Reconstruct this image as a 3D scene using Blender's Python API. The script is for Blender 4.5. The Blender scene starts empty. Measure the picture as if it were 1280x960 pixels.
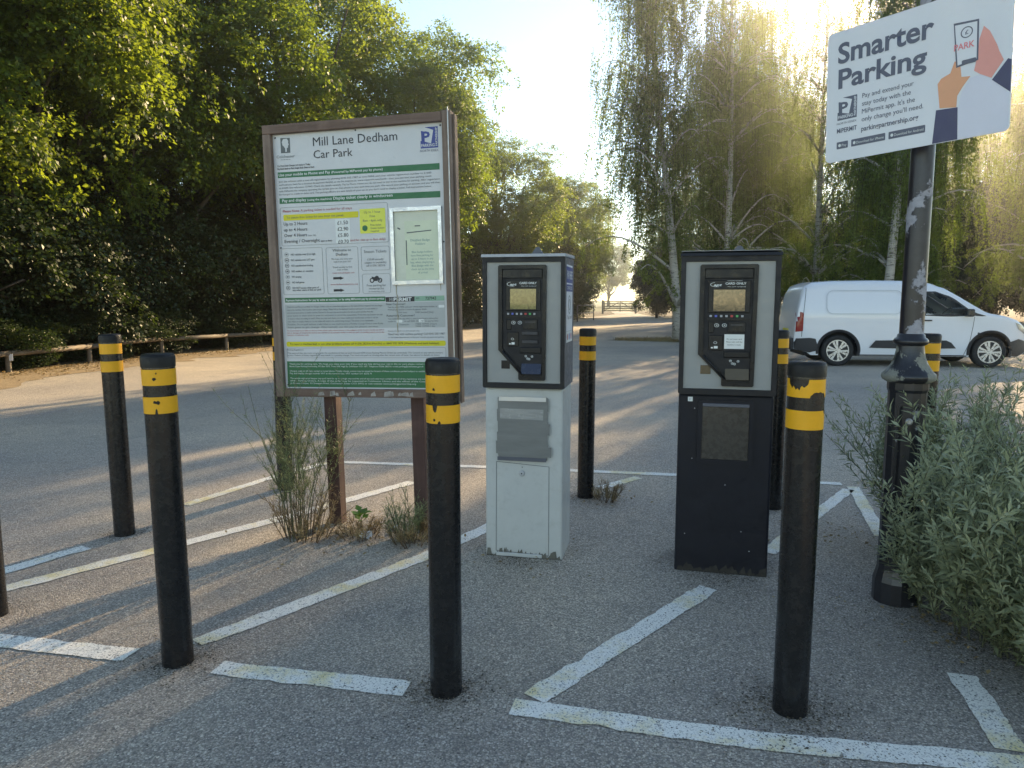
import bpy, bmesh, math, random
import numpy as np
from mathutils import Vector, Matrix, noise as mnoise

# ------------------------------------------------------------------ camera, sky, sun, exposure
S = bpy.context.scene
COL = S.collection
R = math.radians
cam_d = bpy.data.cameras.new('camera')
cam = bpy.data.objects.new('camera', cam_d)
COL.objects.link(cam)
cam.location = (0, 0, 1.4)
cam.rotation_euler = (R(90) - math.atan(105 / 900), 0, 0)
cam_d.sensor_width = 36
cam_d.lens = 900 / 1280 * 36
cam_d.clip_end = 3000
cam_d.clip_start = 0.05
S.camera = cam

SUN_AZ, SUN_EL = 30.0, 20.0          # degrees right of the view axis, degrees above the horizon
w = bpy.data.worlds.new('World')
S.world = w
w.use_nodes = True
wn = w.node_tree.nodes
bg = wn['Background']
sky = wn.new('ShaderNodeTexSky')
sky.sky_type = 'NISHITA'
sky.sun_disc = False
sky.sun_elevation = R(SUN_EL)
sky.sun_rotation = R(SUN_AZ)
sky.air_density = 0.95
sky.dust_density = 0.0
sky.ozone_density = 3.0
w.node_tree.links.new(sky.outputs[0], bg.inputs[0])
bg.inputs[1].default_value = 0.15
sun_d = bpy.data.lights.new('sun', 'SUN')
sun_d.energy = 5.0
sun_d.angle = R(0.53)
sun_d.color = (1.0, 0.83, 0.60)
sun = bpy.data.objects.new('sun', sun_d)
COL.objects.link(sun)
sd = Vector((math.sin(R(SUN_AZ)) * math.cos(R(SUN_EL)), math.cos(R(SUN_AZ)) * math.cos(R(SUN_EL)), math.sin(R(SUN_EL))))
sun.rotation_euler = sd.to_track_quat('Z', 'Y').to_euler()
sun.location = (20, 35, 30)
S.view_settings.view_transform = 'Standard'
S.view_settings.look = 'None'
S.view_settings.gamma = 1.0
S.view_settings.use_curve_mapping = False
S.view_settings.exposure = 1.33
S.view_settings.use_white_balance = True      # camera balanced for open shade
S.view_settings.white_balance_temperature = 8700
S.render.engine = 'CYCLES'
S.cycles.max_bounces = 4
S.cycles.diffuse_bounces = 2
S.cycles.transmission_bounces = 3
S.cycles.glossy_bounces = 3
S.cycles.transparent_max_bounces = 8
S.cycles.sample_clamp_indirect = 6.0
S.cycles.use_denoising = True

# ------------------------------------------------------------------ helpers
def tag(o, label=None, cat=None, group=None, kind=None):
    if label: o['label'] = label
    if cat: o['category'] = cat
    if group: o['group'] = group
    if kind: o['kind'] = kind
    return o

def empty(name, loc=(0, 0, 0), rz=0.0, parent=None, tilt=(0, 0)):
    o = bpy.data.objects.new(name, None)
    o.empty_display_size = 0.1
    COL.objects.link(o)
    o.location = loc
    o.rotation_euler = (tilt[0], tilt[1], rz)
    o.parent = parent
    return o

def link(name, me, m=None, parent=None):
    o = bpy.data.objects.new(name, me)
    COL.objects.link(o)
    if m is not None and not me.materials:
        for q in (m if isinstance(m, (list, tuple)) else [m]):
            me.materials.append(q)
    o.parent = parent
    return o

class MB:
    """collects faces, builds one mesh object"""
    def __init__(s):
        s.v = []; s.f = []; s.mi = []; s.sm = []
    def add(s, vs, fs, mi=0, smooth=False):
        b = len(s.v)
        s.v += [tuple(q) for q in vs]
        for f in fs:
            s.f.append(tuple(i + b for i in f)); s.mi.append(mi); s.sm.append(smooth)
        return s
    def box(s, x0, x1, y0, y1, z0, z1, mi=0, bev=0.0):
        if bev <= 0:
            vs = [(x, y, z) for x in (x0, x1) for y in (y0, y1) for z in (z0, z1)]
            return s.add(vs, [(0, 1, 3, 2), (4, 6, 7, 5), (0, 4, 5, 1), (2, 3, 7, 6), (0, 2, 6, 4), (1, 5, 7, 3)], mi)
        bm = bmesh.new()
        bmesh.ops.create_cube(bm, size=1)
        for v in bm.verts:
            v.co = ((x0 + x1) / 2 + v.co.x * (x1 - x0), (y0 + y1) / 2 + v.co.y * (y1 - y0), (z0 + z1) / 2 + v.co.z * (z1 - z0))
        bmesh.ops.bevel(bm, geom=bm.edges[:], offset=bev, segments=2, affect='EDGES', profile=0.5)
        bm.verts.index_update()
        s.add([v.co[:] for v in bm.verts], [[v.index for v in f.verts] for f in bm.faces], mi)
        bm.free()
        return s
    def prism(s, poly, y0, y1, mi=0):
        """polygon of (x, z) extruded from y0 (front, smaller) to y1"""
        n = len(poly)
        a = sum(poly[i][0] * poly[(i + 1) % n][1] - poly[(i + 1) % n][0] * poly[i][1] for i in range(n))
        if a < 0: poly = poly[::-1]
        vs = [(x, y0, z) for x, z in poly] + [(x, y1, z) for x, z in poly]
        fs = [tuple(range(n)), tuple(range(2 * n - 1, n - 1, -1))]
        fs += [(i, i + n, (i + 1) % n + n, (i + 1) % n) for i in range(n)]
        return s.add(vs, fs, mi)
    def sheet(s, poly, y, mi=0):
        n = len(poly)
        a = sum(poly[i][0] * poly[(i + 1) % n][1] - poly[(i + 1) % n][0] * poly[i][1] for i in range(n))
        if a < 0: poly = poly[::-1]
        return s.add([(x, y, z) for x, z in poly], [tuple(range(n))], mi)
    def ring(s, outer, inner, y0, y1, mi=0):
        n = len(outer)
        vs = [(x, y0, z) for x, z in outer] + [(x, y0, z) for x, z in inner] + [(x, y1, z) for x, z in outer] + [(x, y1, z) for x, z in inner]
        fs = []
        for i in range(n):
            j = (i + 1) % n
            fs += [(i, j, n + j, n + i), (2 * n + i, 3 * n + i, 3 * n + j, 2 * n + j), (i, 2 * n + i, 2 * n + j, j), (n + i, n + j, 3 * n + j, 3 * n + i)]
        return s.add(vs, fs, mi)
    def lathe(s, prof, n=24, mi=0, c=(0, 0, 0), smooth=True, cap=True, jit=None):
        vs = []; fs = []
        for r, z in prof:
            for k in range(n):
                a = 2 * math.pi * k / n
                vs.append((c[0] + r * math.cos(a), c[1] + r * math.sin(a), c[2] + z))
        for i in range(len(prof) - 1):
            for k in range(n):
                k2 = (k + 1) % n
                fs.append((i * n + k, i * n + k2, (i + 1) * n + k2, (i + 1) * n + k))
        s.add(vs, fs, mi, smooth)
        if cap:
            b = len(prof) - 1
            s.add([vs[k] for k in range(n)][::-1], [tuple(range(n))], mi)
            s.add([vs[b * n + k] for k in range(n)], [tuple(range(n))], mi)
        return s
    def tube(s, pts, rad, n=8, mi=0, smooth=True, caps=True):
        pts = [Vector(p) for p in pts]
        if not isinstance(rad, (list, tuple)): rad = [rad] * len(pts)
        vs = []; fs = []
        up = Vector((0.31, 0.17, 0.93)).normalized()
        for i, p in enumerate(pts):
            t = (pts[min(i + 1, len(pts) - 1)] - pts[max(i - 1, 0)])
            t = t.normalized() if t.length > 1e-9 else Vector((0, 0, 1))
            a = t.cross(up)
            if a.length < 0.05: a = t.cross(Vector((1, 0, 0)))
            a.normalize(); b = t.cross(a).normalized()
            for k in range(n):
                q = 2 * math.pi * k / n
                vs.append(p + a * (rad[i] * math.cos(q)) + b * (rad[i] * math.sin(q)))
        for i in range(len(pts) - 1):
            for k in range(n):
                k2 = (k + 1) % n
                fs.append((i * n + k, (i + 1) * n + k, (i + 1) * n + k2, i * n + k2))
        if caps:
            fs.append(tuple(range(n))); fs.append(tuple((len(pts) - 1) * n + k for k in range(n - 1, -1, -1)))
        return s.add(vs, fs, mi, smooth)
    def mesh(s, name):
        me = bpy.data.meshes.new(name)
        me.from_pydata(s.v, [], s.f)
        me.polygons.foreach_set('material_index', s.mi)
        me.polygons.foreach_set('use_smooth', s.sm)
        me.update()
        return me
    def build(s, name, m, parent=None):
        return link(name, s.mesh(name), m, parent)

def rrect(x0, x1, z0, z1, r=0.01, n=4):
    out = []
    for cx, cz, a0 in ((x1 - r, z1 - r, 0), (x0 + r, z1 - r, 90), (x0 + r, z0 + r, 180), (x1 - r, z0 + r, 270)):
        for k in range(n + 1):
            a = R(a0 + 90 * k / n)
            out.append((cx + r * math.cos(a), cz + r * math.sin(a)))
    return out

def ellipse(cx, cz, rx, rz, n=24):
    return [(cx + rx * math.cos(2 * math.pi * k / n), cz + rz * math.sin(2 * math.pi * k / n)) for k in range(n)]

def text_obj(parent, s, x, z, h, m, y, width=None, bold=0.0, name='lettering', align='LEFT', rot=0.0, res=2, shear=0.0):
    """one line of flat print: cap height h, baseline z, in the local xz plane facing -y"""
    cu = bpy.data.curves.new('t', 'FONT')
    cu.body = s; cu.size = h / 0.70; cu.resolution_u = res; cu.fill_mode = 'BOTH'; cu.offset = bold * h; cu.shear = shear
    to = bpy.data.objects.new('t', cu)
    me = bpy.data.meshes.new_from_object(to)
    bpy.data.objects.remove(to); bpy.data.curves.remove(cu)
    n = len(me.vertices)
    co = np.empty(n * 3, np.float32); me.vertices.foreach_get('co', co); co = co.reshape(-1, 3)
    if n:
        x0, x1 = co[:, 0].min(), co[:, 0].max()
        co[:, 0] -= x0
        if width: co[:, 0] *= width / max(1e-6, x1 - x0)
        wd = co[:, 0].max()
        if align == 'CENTER': co[:, 0] -= wd / 2
        if rot:
            a = co[:, :2].copy(); c_, s_ = math.cos(rot), math.sin(rot)
            co[:, 0] = a[:, 0] * c_ - a[:, 1] * s_; co[:, 1] = a[:, 0] * s_ + a[:, 1] * c_
        out = np.stack([co[:, 0] + x, np.full(n, y), co[:, 1] + z], 1).astype(np.float32)
        me.vertices.foreach_set('co', out.ravel()); me.update()
    me.materials.clear()
    return link(name, me, m, parent)

def join_print(name, parts, m, parent):
    """joins the flat lettering of one printed block into one part"""
    vs = []; fs = []
    for o in parts:
        b = len(vs)
        vs += [v.co[:] for v in o.data.vertices]
        fs += [tuple(i + b for i in p.vertices) for p in o.data.polygons]
        bpy.data.objects.remove(o)
    me = bpy.data.meshes.new(name); me.from_pydata(vs, [], fs); me.update()
    o = link(name, me, m, parent)
    o['kind'] = 'stuff'
    return o

def copy_tree(o, parent=None):
    c = o.copy(); COL.objects.link(c); c.parent = parent
    for ch in list(o.children): copy_tree(ch, c)
    return c

# ------------------------------------------------------------------ materials
def nodes(name):
    m = bpy.data.materials.new(name); m.use_nodes = True
    nt = m.node_tree
    return m, nt, nt.nodes['Principled BSDF'], nt.nodes['Material Output']

def N(nt, t, **kw):
    n = nt.nodes.new(t)
    for k, v in kw.items():
        if hasattr(n, k): setattr(n, k, v)
        else: n.inputs[k].default_value = v
    return n

def mixc(nt, fac, a, b, bt='MIX'):
    n = nt.nodes.new('ShaderNodeMix'); n.data_type = 'RGBA'; n.blend_type = bt
    for sock, v in ((n.inputs[0], fac), (n.inputs[6], a), (n.inputs[7], b)):
        if isinstance(v, (int, float)): sock.default_value = v
        elif isinstance(v, (tuple, list)): sock.default_value = (*v[:3], 1)
        else: nt.links.new(v, sock)
    return n.outputs[2]

def ramp(nt, src, p0, p1, c0=(0, 0, 0), c1=(1, 1, 1)):
    n = nt.nodes.new('ShaderNodeValToRGB')
    e = n.color_ramp.elements
    e[0].position = p0; e[1].position = p1; e[0].color = (*c0, 1); e[1].color = (*c1, 1)
    nt.links.new(src, n.inputs[0])
    return n.outputs[0]

def noise(nt, scale, detail=4, rough=0.6, coord='Object', stretch=None, dist=0.0):
    tc = nt.nodes.new('ShaderNodeTexCoord')
    mp = nt.nodes.new('ShaderNodeMapping')
    if stretch: mp.inputs['Scale'].default_value = stretch
    nt.links.new(tc.outputs[coord], mp.inputs[0])
    n = nt.nodes.new('ShaderNodeTexNoise')
    n.inputs['Scale'].default_value = scale; n.inputs['Detail'].default_value = detail; n.inputs['Roughness'].default_value = rough
    n.inputs['Distortion'].default_value = dist
    nt.links.new(mp.outputs[0], n.inputs['Vector'])
    return n.outputs['Fac']

def voron(nt, scale, coord='Object', feature='F1', out='Distance', rnd=1.0):
    tc = nt.nodes.new('ShaderNodeTexCoord')
    n = nt.nodes.new('ShaderNodeTexVoronoi'); n.feature = feature
    n.inputs['Scale'].default_value = scale; n.inputs['Randomness'].default_value = rnd
    nt.links.new(tc.outputs[coord], n.inputs['Vector'])
    return n.outputs[out]

def bump(nt, p, h, strength=0.3, dist=0.01):
    b = nt.nodes.new('ShaderNodeBump'); b.inputs['Strength'].default_value = strength; b.inputs['Distance'].default_value = dist
    nt.links.new(h, b.inputs['Height']); nt.links.new(b.outputs[0], p.inputs['Normal'])

def simple(name, c, rough=0.5, metal=0.0, var=0.12, vs=9.0, bmp=0.0, bs=60.0, dirt=0.0, dirtc=(0.09, 0.08, 0.06), stretch=None, spec=0.5, rvar=0.15):
    m, nt, p, o = nodes(name)
    f = noise(nt, vs, 5, 0.65, stretch=stretch)
    col = mixc(nt, ramp(nt, f, 0.3, 0.72), [q * (1 - var) for q in c], [min(1, q * (1 + var)) for q in c])
    if dirt > 0:
        d = noise(nt, vs * 2.7, 8, 0.72)
        col = mixc(nt, mixc(nt, ramp(nt, d, 0.52, 0.75), (0, 0, 0), [dirt] * 3), col, dirtc)
    nt.links.new(col, p.inputs['Base Color'])
    rr = ramp(nt, noise(nt, vs * 3.1, 5, 0.7), 0.3, 0.7, [max(0.02, rough - rvar)] * 3, [min(1, rough + rvar)] * 3)
    nt.links.new(rr, p.inputs['Roughness'])
    p.inputs['Metallic'].default_value = metal
    p.inputs['Specular IOR Level'].default_value = spec
    if bmp > 0: bump(nt, p, noise(nt, bs, 4, 0.6, stretch=stretch), bmp, 0.004)
    return m

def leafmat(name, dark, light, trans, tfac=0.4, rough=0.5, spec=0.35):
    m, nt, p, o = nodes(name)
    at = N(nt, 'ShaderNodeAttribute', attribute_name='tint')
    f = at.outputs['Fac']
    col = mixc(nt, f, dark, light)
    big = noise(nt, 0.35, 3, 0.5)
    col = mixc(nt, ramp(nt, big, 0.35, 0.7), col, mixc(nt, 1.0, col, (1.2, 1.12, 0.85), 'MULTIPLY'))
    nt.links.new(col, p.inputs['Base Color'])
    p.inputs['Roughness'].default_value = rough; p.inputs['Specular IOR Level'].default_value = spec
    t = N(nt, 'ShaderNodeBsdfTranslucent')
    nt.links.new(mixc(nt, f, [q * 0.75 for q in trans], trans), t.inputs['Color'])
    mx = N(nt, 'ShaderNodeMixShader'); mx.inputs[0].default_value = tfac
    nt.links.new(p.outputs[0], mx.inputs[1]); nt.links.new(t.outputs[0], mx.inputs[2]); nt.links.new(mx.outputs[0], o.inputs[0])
    return m

def asphalt_mat(name, warm=0.0):
    m, nt, p, o = nodes(name)
    stone = voron(nt, 150, out='Color')
    bw = N(nt, 'ShaderNodeSeparateColor'); nt.links.new(stone, bw.inputs[0])
    c1 = mixc(nt, ramp(nt, bw.outputs[0], 0.0, 1.0), (0.25, 0.225, 0.205), (0.59, 0.535, 0.475))
    c1 = mixc(nt, ramp(nt, bw.outputs[1], 0.86, 0.95), c1, (0.72, 0.68, 0.62))
    dst = voron(nt, 150)
    c1 = mixc(nt, ramp(nt, dst, 0.45, 0.85), c1, (0.22, 0.21, 0.20))
    peb = voron(nt, 55, out='Color'); pb = N(nt, 'ShaderNodeSeparateColor'); nt.links.new(peb, pb.inputs[0]); pd = voron(nt, 55)
    mk = N(nt, 'ShaderNodeMath', operation='MULTIPLY'); nt.links.new(ramp(nt, pb.outputs[0], 0.80, 0.84), mk.inputs[0]); nt.links.new(ramp(nt, pd, 0.24, 0.34, (1, 1, 1), (0, 0, 0)), mk.inputs[1])
    c1 = mixc(nt, mk.outputs[0], c1, mixc(nt, pb.outputs[1], (0.14, 0.13, 0.125), (0.80, 0.76, 0.70)))
    fine = noise(nt, 420, 3, 0.7)
    c1 = mixc(nt, 0.5, c1, mixc(nt, ramp(nt, fine, 0.3, 0.7), (0.65, 0.65, 0.65), (1.5, 1.48, 1.45)), 'MULTIPLY')
    big = noise(nt, 0.5, 6, 0.62)
    c2 = mixc(nt, ramp(nt, big, 0.34, 0.68), mixc(nt, 1.0, c1, (0.92, 0.90, 0.88), 'MULTIPLY'), mixc(nt, 1.0, c1, (1.22, 1.17, 1.08), 'MULTIPLY'))
    zone = noise(nt, 0.16, 4, 0.55, dist=0.8)
    c2 = mixc(nt, ramp(nt, zone, 0.42, 0.60), mixc(nt, 1.0, c2, (0.92, 0.92, 0.93), 'MULTIPLY'), mixc(nt, 1.0, c2, (1.20, 1.16, 1.08), 'MULTIPLY'))
    mid = noise(nt, 3.2, 7, 0.7, dist=0.6)
    c3 = mixc(nt, ramp(nt, mid, 0.56, 0.74), c2, mixc(nt, 0.55, c2, (0.17, 0.16, 0.14)))
    dust = noise(nt, 1.1, 6, 0.7, dist=0.3)
    c4 = mixc(nt, mixc(nt, ramp(nt, dust, 0.55, 0.8), (0, 0, 0), (0.45, 0.45, 0.45)), c3, (0.42, 0.37, 0.30))
    nt.links.new(c4, p.inputs['Base Color'])
    p.inputs['Roughness'].default_value = 0.82
    p.inputs['Specular IOR Level'].default_value = 0.35
    h = N(nt, 'ShaderNodeMath', operation='MULTIPLY_ADD'); nt.links.new(fine, h.inputs[0]); h.inputs[1].default_value = 0.5
    inv = N(nt, 'ShaderNodeMath', operation='SUBTRACT'); inv.inputs[0].default_value = 1.0; nt.links.new(dst, inv.inputs[1])
    nt.links.new(inv.outputs[0], h.inputs[2])
    bump(nt, p, h.outputs[0], 0.9, 0.006)
    return m

def earth_mat(name, a, b, c, s=2.0):
    m, nt, p, o = nodes(name)
    f = noise(nt, s, 8, 0.7)
    g = noise(nt, s * 14, 6, 0.7)
    col = mixc(nt, ramp(nt, f, 0.35, 0.65), a, b)
    col = mixc(nt, ramp(nt, g, 0.45, 0.7), col, c)
    v = voron(nt, 60, out='Color'); bw = N(nt, 'ShaderNodeSeparateColor'); nt.links.new(v, bw.inputs[0])
    col = mixc(nt, 0.6, col, mixc(nt, bw.outputs[0], (0.55, 0.55, 0.55), (1.45, 1.4, 1.3)), 'MULTIPLY')
    nt.links.new(col, p.inputs['Base Color']); p.inputs['Roughness'].default_value = 0.95
    bump(nt, p, g, 0.8, 0.03)
    return m

def paint_mat(name):
    m, nt, p, o = nodes(name)
    f = noise(nt, 2.6, 7, 0.72)
    tex = noise(nt, 90, 4, 0.7)
    col = mixc(nt, ramp(nt, f, 0.50, 0.64), (0.90, 0.87, 0.78), (0.82, 0.68, 0.34))
    col = mixc(nt, 0.35, col, mixc(nt, ramp(nt, tex, 0.3, 0.7), (0.65, 0.65, 0.65), (1.3, 1.3, 1.3)), 'MULTIPLY')
    wear = noise(nt, 34, 8, 0.78, dist=0.5)
    big = noise(nt, 2.4, 3, 0.5)
    su = N(nt, 'ShaderNodeMath', operation='MULTIPLY_ADD'); nt.links.new(big, su.inputs[0]); su.inputs[1].default_value = 0.45; nt.links.new(wear, su.inputs[2])
    col = mixc(nt, ramp(nt, su.outputs[0], 0.82, 0.89), col, (0.27, 0.26, 0.245))
    v = voron(nt, 150)
    col = mixc(nt, ramp(nt, v, 0.62, 0.85), col, (0.3, 0.285, 0.255))
    nt.links.new(col, p.inputs['Base Color']); p.inputs['Roughness'].default_value = 0.7
    bump(nt, p, tex, 0.5, 0.003)
    return m

def bark_mat(name, a, b, birch=False):
    m, nt, p, o = nodes(name)
    if birch:
        f = noise(nt, 5, 6, 0.7, stretch=(0.6, 0.6, 2.2))
        g = noise(nt, 3.0, 5, 0.7, stretch=(1, 1, 4.5), dist=1.2)
        col = mixc(nt, ramp(nt, f, 0.35, 0.7), a, b)
        col = mixc(nt, ramp(nt, g, 0.55, 0.62), col, (0.035, 0.03, 0.028))
    else:
        f = noise(nt, 8, 8, 0.7, stretch=(1, 1, 0.2))
        col = mixc(nt, ramp(nt, f, 0.35, 0.7), a, b)
        g = f
    nt.links.new(col, p.inputs['Base Color']); p.inputs['Roughness'].default_value = 0.9
    bump(nt, p, f, 0.7, 0.03)
    return m

def wood_mat(name, a, b, grainscale=30, axis=(1, 1, 0.06)):
    m, nt, p, o = nodes(name)
    f = noise(nt, grainscale, 8, 0.7, stretch=axis, dist=0.4)
    g = noise(nt, 4, 5, 0.7)
    col = mixc(nt, ramp(nt, f, 0.3, 0.72), a, b)
    col = mixc(nt, mixc(nt, ramp(nt, g, 0.5, 0.75), (0, 0, 0), (0.5, 0.5, 0.5)), col, [q * 1.6 for q in b])
    nt.links.new(col, p.inputs['Base Color']); p.inputs['Roughness'].default_value = 0.75
    bump(nt, p, f, 0.5, 0.004)
    return m

def flaking_mat(name, c, prim, s=7.0, lo=0.60, z0=0.0):
    """gloss black paint that has flaked off in patches, pale primer below"""
    m, nt, p, o = nodes(name)
    f = noise(nt, s, 7, 0.62, dist=0.3)
    g = noise(nt, s * 7, 5, 0.7)
    mask = ramp(nt, f, lo, lo + 0.02)
    pr = mixc(nt, ramp(nt, g, 0.3, 0.75), [q * 0.6 for q in prim], prim)
    col = mixc(nt, mask, mixc(nt, ramp(nt, g, 0.35, 0.7), c, [q * 1.8 for q in c]), pr)
    nt.links.new(col, p.inputs['Base Color'])
    nt.links.new(ramp(nt, f, lo, lo + 0.02, (0.32,) * 3, (0.85,) * 3), p.inputs['Roughness'])
    iv = N(nt, 'ShaderNodeMath', operation='SUBTRACT'); iv.inputs[0].default_value = 1; nt.links.new(mask, iv.inputs[1])
    bump(nt, p, iv.outputs[0], 0.5, 0.002)
    return m

def glassy(name, tint, trans=0.8, rough=0.03):
    m, nt, p, o = nodes(name)
    t = N(nt, 'ShaderNodeBsdfTransparent'); t.inputs[0].default_value = (*tint, 1)
    g = N(nt, 'ShaderNodeBsdfGlossy'); g.inputs['Roughness'].default_value = rough; g.inputs[0].default_value = (0.9, 0.9, 0.9, 1)
    fr = N(nt, 'ShaderNodeFresnel'); fr.inputs[0].default_value = 1.5
    ma = N(nt, 'ShaderNodeMath', operation='ADD'); nt.links.new(fr.outputs[0], ma.inputs[0]); ma.inputs[1].default_value = 1 - trans - 0.15
    mx = N(nt, 'ShaderNodeMixShader'); nt.links.new(ma.outputs[0], mx.inputs[0])
    nt.links.new(t.outputs[0], mx.inputs[1]); nt.links.new(g.outputs[0], mx.inputs[2]); nt.links.new(mx.outputs[0], o.inputs[0])
    return m

M = {}
M['asphalt'] = asphalt_mat('asphalt')
M['paint'] = paint_mat('line_paint')
M['earth'] = earth_mat('earth', (0.085, 0.062, 0.04), (0.15, 0.11, 0.065), (0.06, 0.055, 0.03))
M['litter'] = earth_mat('leaf_litter', (0.30, 0.215, 0.13), (0.40, 0.31, 0.20), (0.19, 0.14, 0.085), 3.0)  # litter tan, warmed to paint in sun on the left strip
M['drygrass_ground'] = earth_mat('dry_grass_ground', (0.17, 0.15, 0.075), (0.25, 0.21, 0.11), (0.10, 0.10, 0.045), 3.0)
M['field'] = earth_mat('field', (0.10, 0.13, 0.045), (0.16, 0.16, 0.07), (0.08, 0.1, 0.04), 0.3)
M['bollard'] = simple('bollard_plastic', (0.009, 0.009, 0.010), 0.26, var=0.25, vs=14, bmp=0.02, bs=30, dirt=0.10, dirtc=(0.05, 0.045, 0.035), rvar=0.1)
M['yellow'] = simple('yellow_band', (0.80, 0.37, 0.008), 0.5, var=0.08, vs=14, dirt=0.10, dirtc=(0.45, 0.27, 0.02))
M['tape_black'] = simple('black_band', (0.010, 0.0095, 0.0095), 0.5, spec=0.3, var=0.2, vs=20)
M['wood'] = wood_mat('sign_timber', (0.125, 0.082, 0.062), (0.235, 0.175, 0.14))
M['wood_h'] = wood_mat('sign_timber_rail', (0.10, 0.058, 0.044), (0.20, 0.135, 0.105), axis=(0.06, 1, 1))
M['post_wood'] = wood_mat('post_timber', (0.05, 0.02, 0.017), (0.10, 0.05, 0.04))
M['rail_wood'] = wood_mat('rail_timber', (0.08, 0.062, 0.045), (0.17, 0.135, 0.098), 18, axis=(0.25, 0.25, 1))
M['panel_white'] = simple('panel_white', (0.55, 0.565, 0.58), 0.38, var=0.03, vs=4, dirt=0.10, dirtc=(0.38, 0.38, 0.36))
M['sign_white'] = simple('sign_white', (0.70, 0.72, 0.76), 0.4, var=0.03, vs=4, dirt=0.06, dirtc=(0.5, 0.5, 0.47))
M['green'] = simple('print_green', (0.008, 0.135, 0.05), 0.45, var=0.06)
M['green_pale'] = simple('print_green_faded', (0.22, 0.40, 0.30), 0.5, var=0.1)
M['black_print'] = simple('print_black', (0.015, 0.015, 0.02), 0.5, var=0.02)
M['grey_print'] = simple('print_grey', (0.10, 0.115, 0.12), 0.5, var=0.02)
M['midgrey_print'] = simple('print_midgrey', (0.26, 0.28, 0.285), 0.5, var=0.02)
M['white_print'] = simple('print_white', (0.68, 0.71, 0.70), 0.5, var=0.02)
M['red_print'] = simple('print_red', (0.42, 0.07, 0.075), 0.5, var=0.02)
M['teal_print'] = simple('print_teal', (0.16, 0.30, 0.30), 0.5, var=0.02)
M['blue'] = simple('print_blue', (0.025, 0.05, 0.24), 0.45, var=0.06)
M['yellow_print'] = simple('print_yellow', (0.62, 0.56, 0.02), 0.5, var=0.08)
M['yellow_sticker'] = simple('print_lemon', (0.68, 0.70, 0.10), 0.5, var=0.06)
M['greyblock'] = simple('print_grey_block', (0.40, 0.43, 0.43), 0.5, var=0.03)
M['navy_print'] = simple('print_navy', (0.055, 0.055, 0.12), 0.45, var=0.05)
M['slate_print'] = simple('print_slate', (0.10, 0.11, 0.155), 0.45, var=0.05)
M['skin_print'] = simple('print_orange', (0.78, 0.36, 0.20), 0.45, var=0.04)
M['skin_print2'] = simple('print_salmon', (0.80, 0.33, 0.28), 0.45, var=0.04)
M['pale_print'] = simple('print_pale', (0.66, 0.67, 0.76), 0.45, var=0.02)
M['pink_print'] = simple('print_pink', (0.78, 0.22, 0.24), 0.45, var=0.04)
M['paper'] = simple('faded_paper', (0.60, 0.63, 0.52), 0.6, var=0.08, vs=7, dirt=0.25, dirtc=(0.45, 0.44, 0.33))
M['alu'] = simple('aluminium', (0.55, 0.56, 0.58), 0.38, metal=0.85, var=0.06)
M['galv'] = simple('steel_strap', (0.45, 0.44, 0.43), 0.45, metal=0.8, var=0.1)
M['screw'] = simple('screw', (0.05, 0.05, 0.055), 0.4, metal=0.6)
M['rust'] = simple('rust_stain', (0.34, 0.30, 0.20), 0.7, var=0.2, vs=40)
M['pedestal_grey'] = simple('pedestal_grey', (0.47, 0.485, 0.47), 0.45, var=0.05, vs=5, dirt=0.30, dirtc=(0.22, 0.22, 0.19), bmp=0.06, bs=140)
M['pedestal_black'] = simple('pedestal_black', (0.010, 0.011, 0.017), 0.45, spec=0.25, var=0.2, vs=6, dirt=0.15, dirtc=(0.03, 0.028, 0.025), bmp=0.05, bs=140)
M['cab_dark'] = simple('cabinet_dark', (0.012, 0.0125, 0.016), 0.45, spec=0.3, var=0.15, bmp=0.04, bs=120)
M['cab_slate'] = simple('cabinet_slate', (0.085, 0.092, 0.115), 0.45, var=0.08, bmp=0.05, bs=140)
M['face_grey'] = simple('face_grey', (0.275, 0.285, 0.28), 0.42, var=0.05, vs=6, dirt=0.14, dirtc=(0.2, 0.2, 0.19), bmp=0.05, bs=160)
M['lid_grey'] = simple('lid_grey', (0.40, 0.41, 0.42), 0.4, var=0.08, dirt=0.2)
M['blackplastic'] = simple('black_plastic', (0.010, 0.010, 0.012), 0.35, spec=0.3, var=0.15)
M['blackplastic2'] = simple('black_plastic_matt', (0.013, 0.013, 0.016), 0.5, spec=0.3, var=0.15, bmp=0.05, bs=200)
M['tray_blue'] = simple('tray_dark_blue', (0.02, 0.026, 0.05), 0.25, var=0.1)
M['brown_plate'] = simple('brown_plate', (0.10, 0.075, 0.045), 0.4, var=0.2, metal=0.3)
M['duct'] = simple('duct_tape', (0.17, 0.175, 0.17), 0.42, var=0.12, vs=9, bmp=0.12, bs=28, stretch=(0.5, 1, 3), dirt=0.1)
M['duct_shiny'] = simple('clear_tape', (0.30, 0.305, 0.295), 0.22, var=0.12, vs=11, bmp=0.3, bs=30, stretch=(0.6, 1, 4))
M['grime'] = simple('grime', (0.13, 0.125, 0.105), 0.9, var=0.3, vs=30)
def screen_mat(name, a, b, c):
    m, nt, p, o = nodes(name)
    f = noise(nt, 16, 5, 0.65, dist=2.0); g = noise(nt, 42, 4, 0.6)
    col = mixc(nt, ramp(nt, f, 0.4, 0.62), a, b); col = mixc(nt, ramp(nt, g, 0.55, 0.7), col, c)  # noise patches paint glare and reflections into the screen colour
    nt.links.new(col, p.inputs['Base Color']); p.inputs['Roughness'].default_value = 0.12
    p.inputs['Coat Weight'].default_value = 0.6
    return m
M['screen_a'] = screen_mat('screen_olive', (0.10, 0.10, 0.035), (0.19, 0.18, 0.07), (0.06, 0.06, 0.025))
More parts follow.
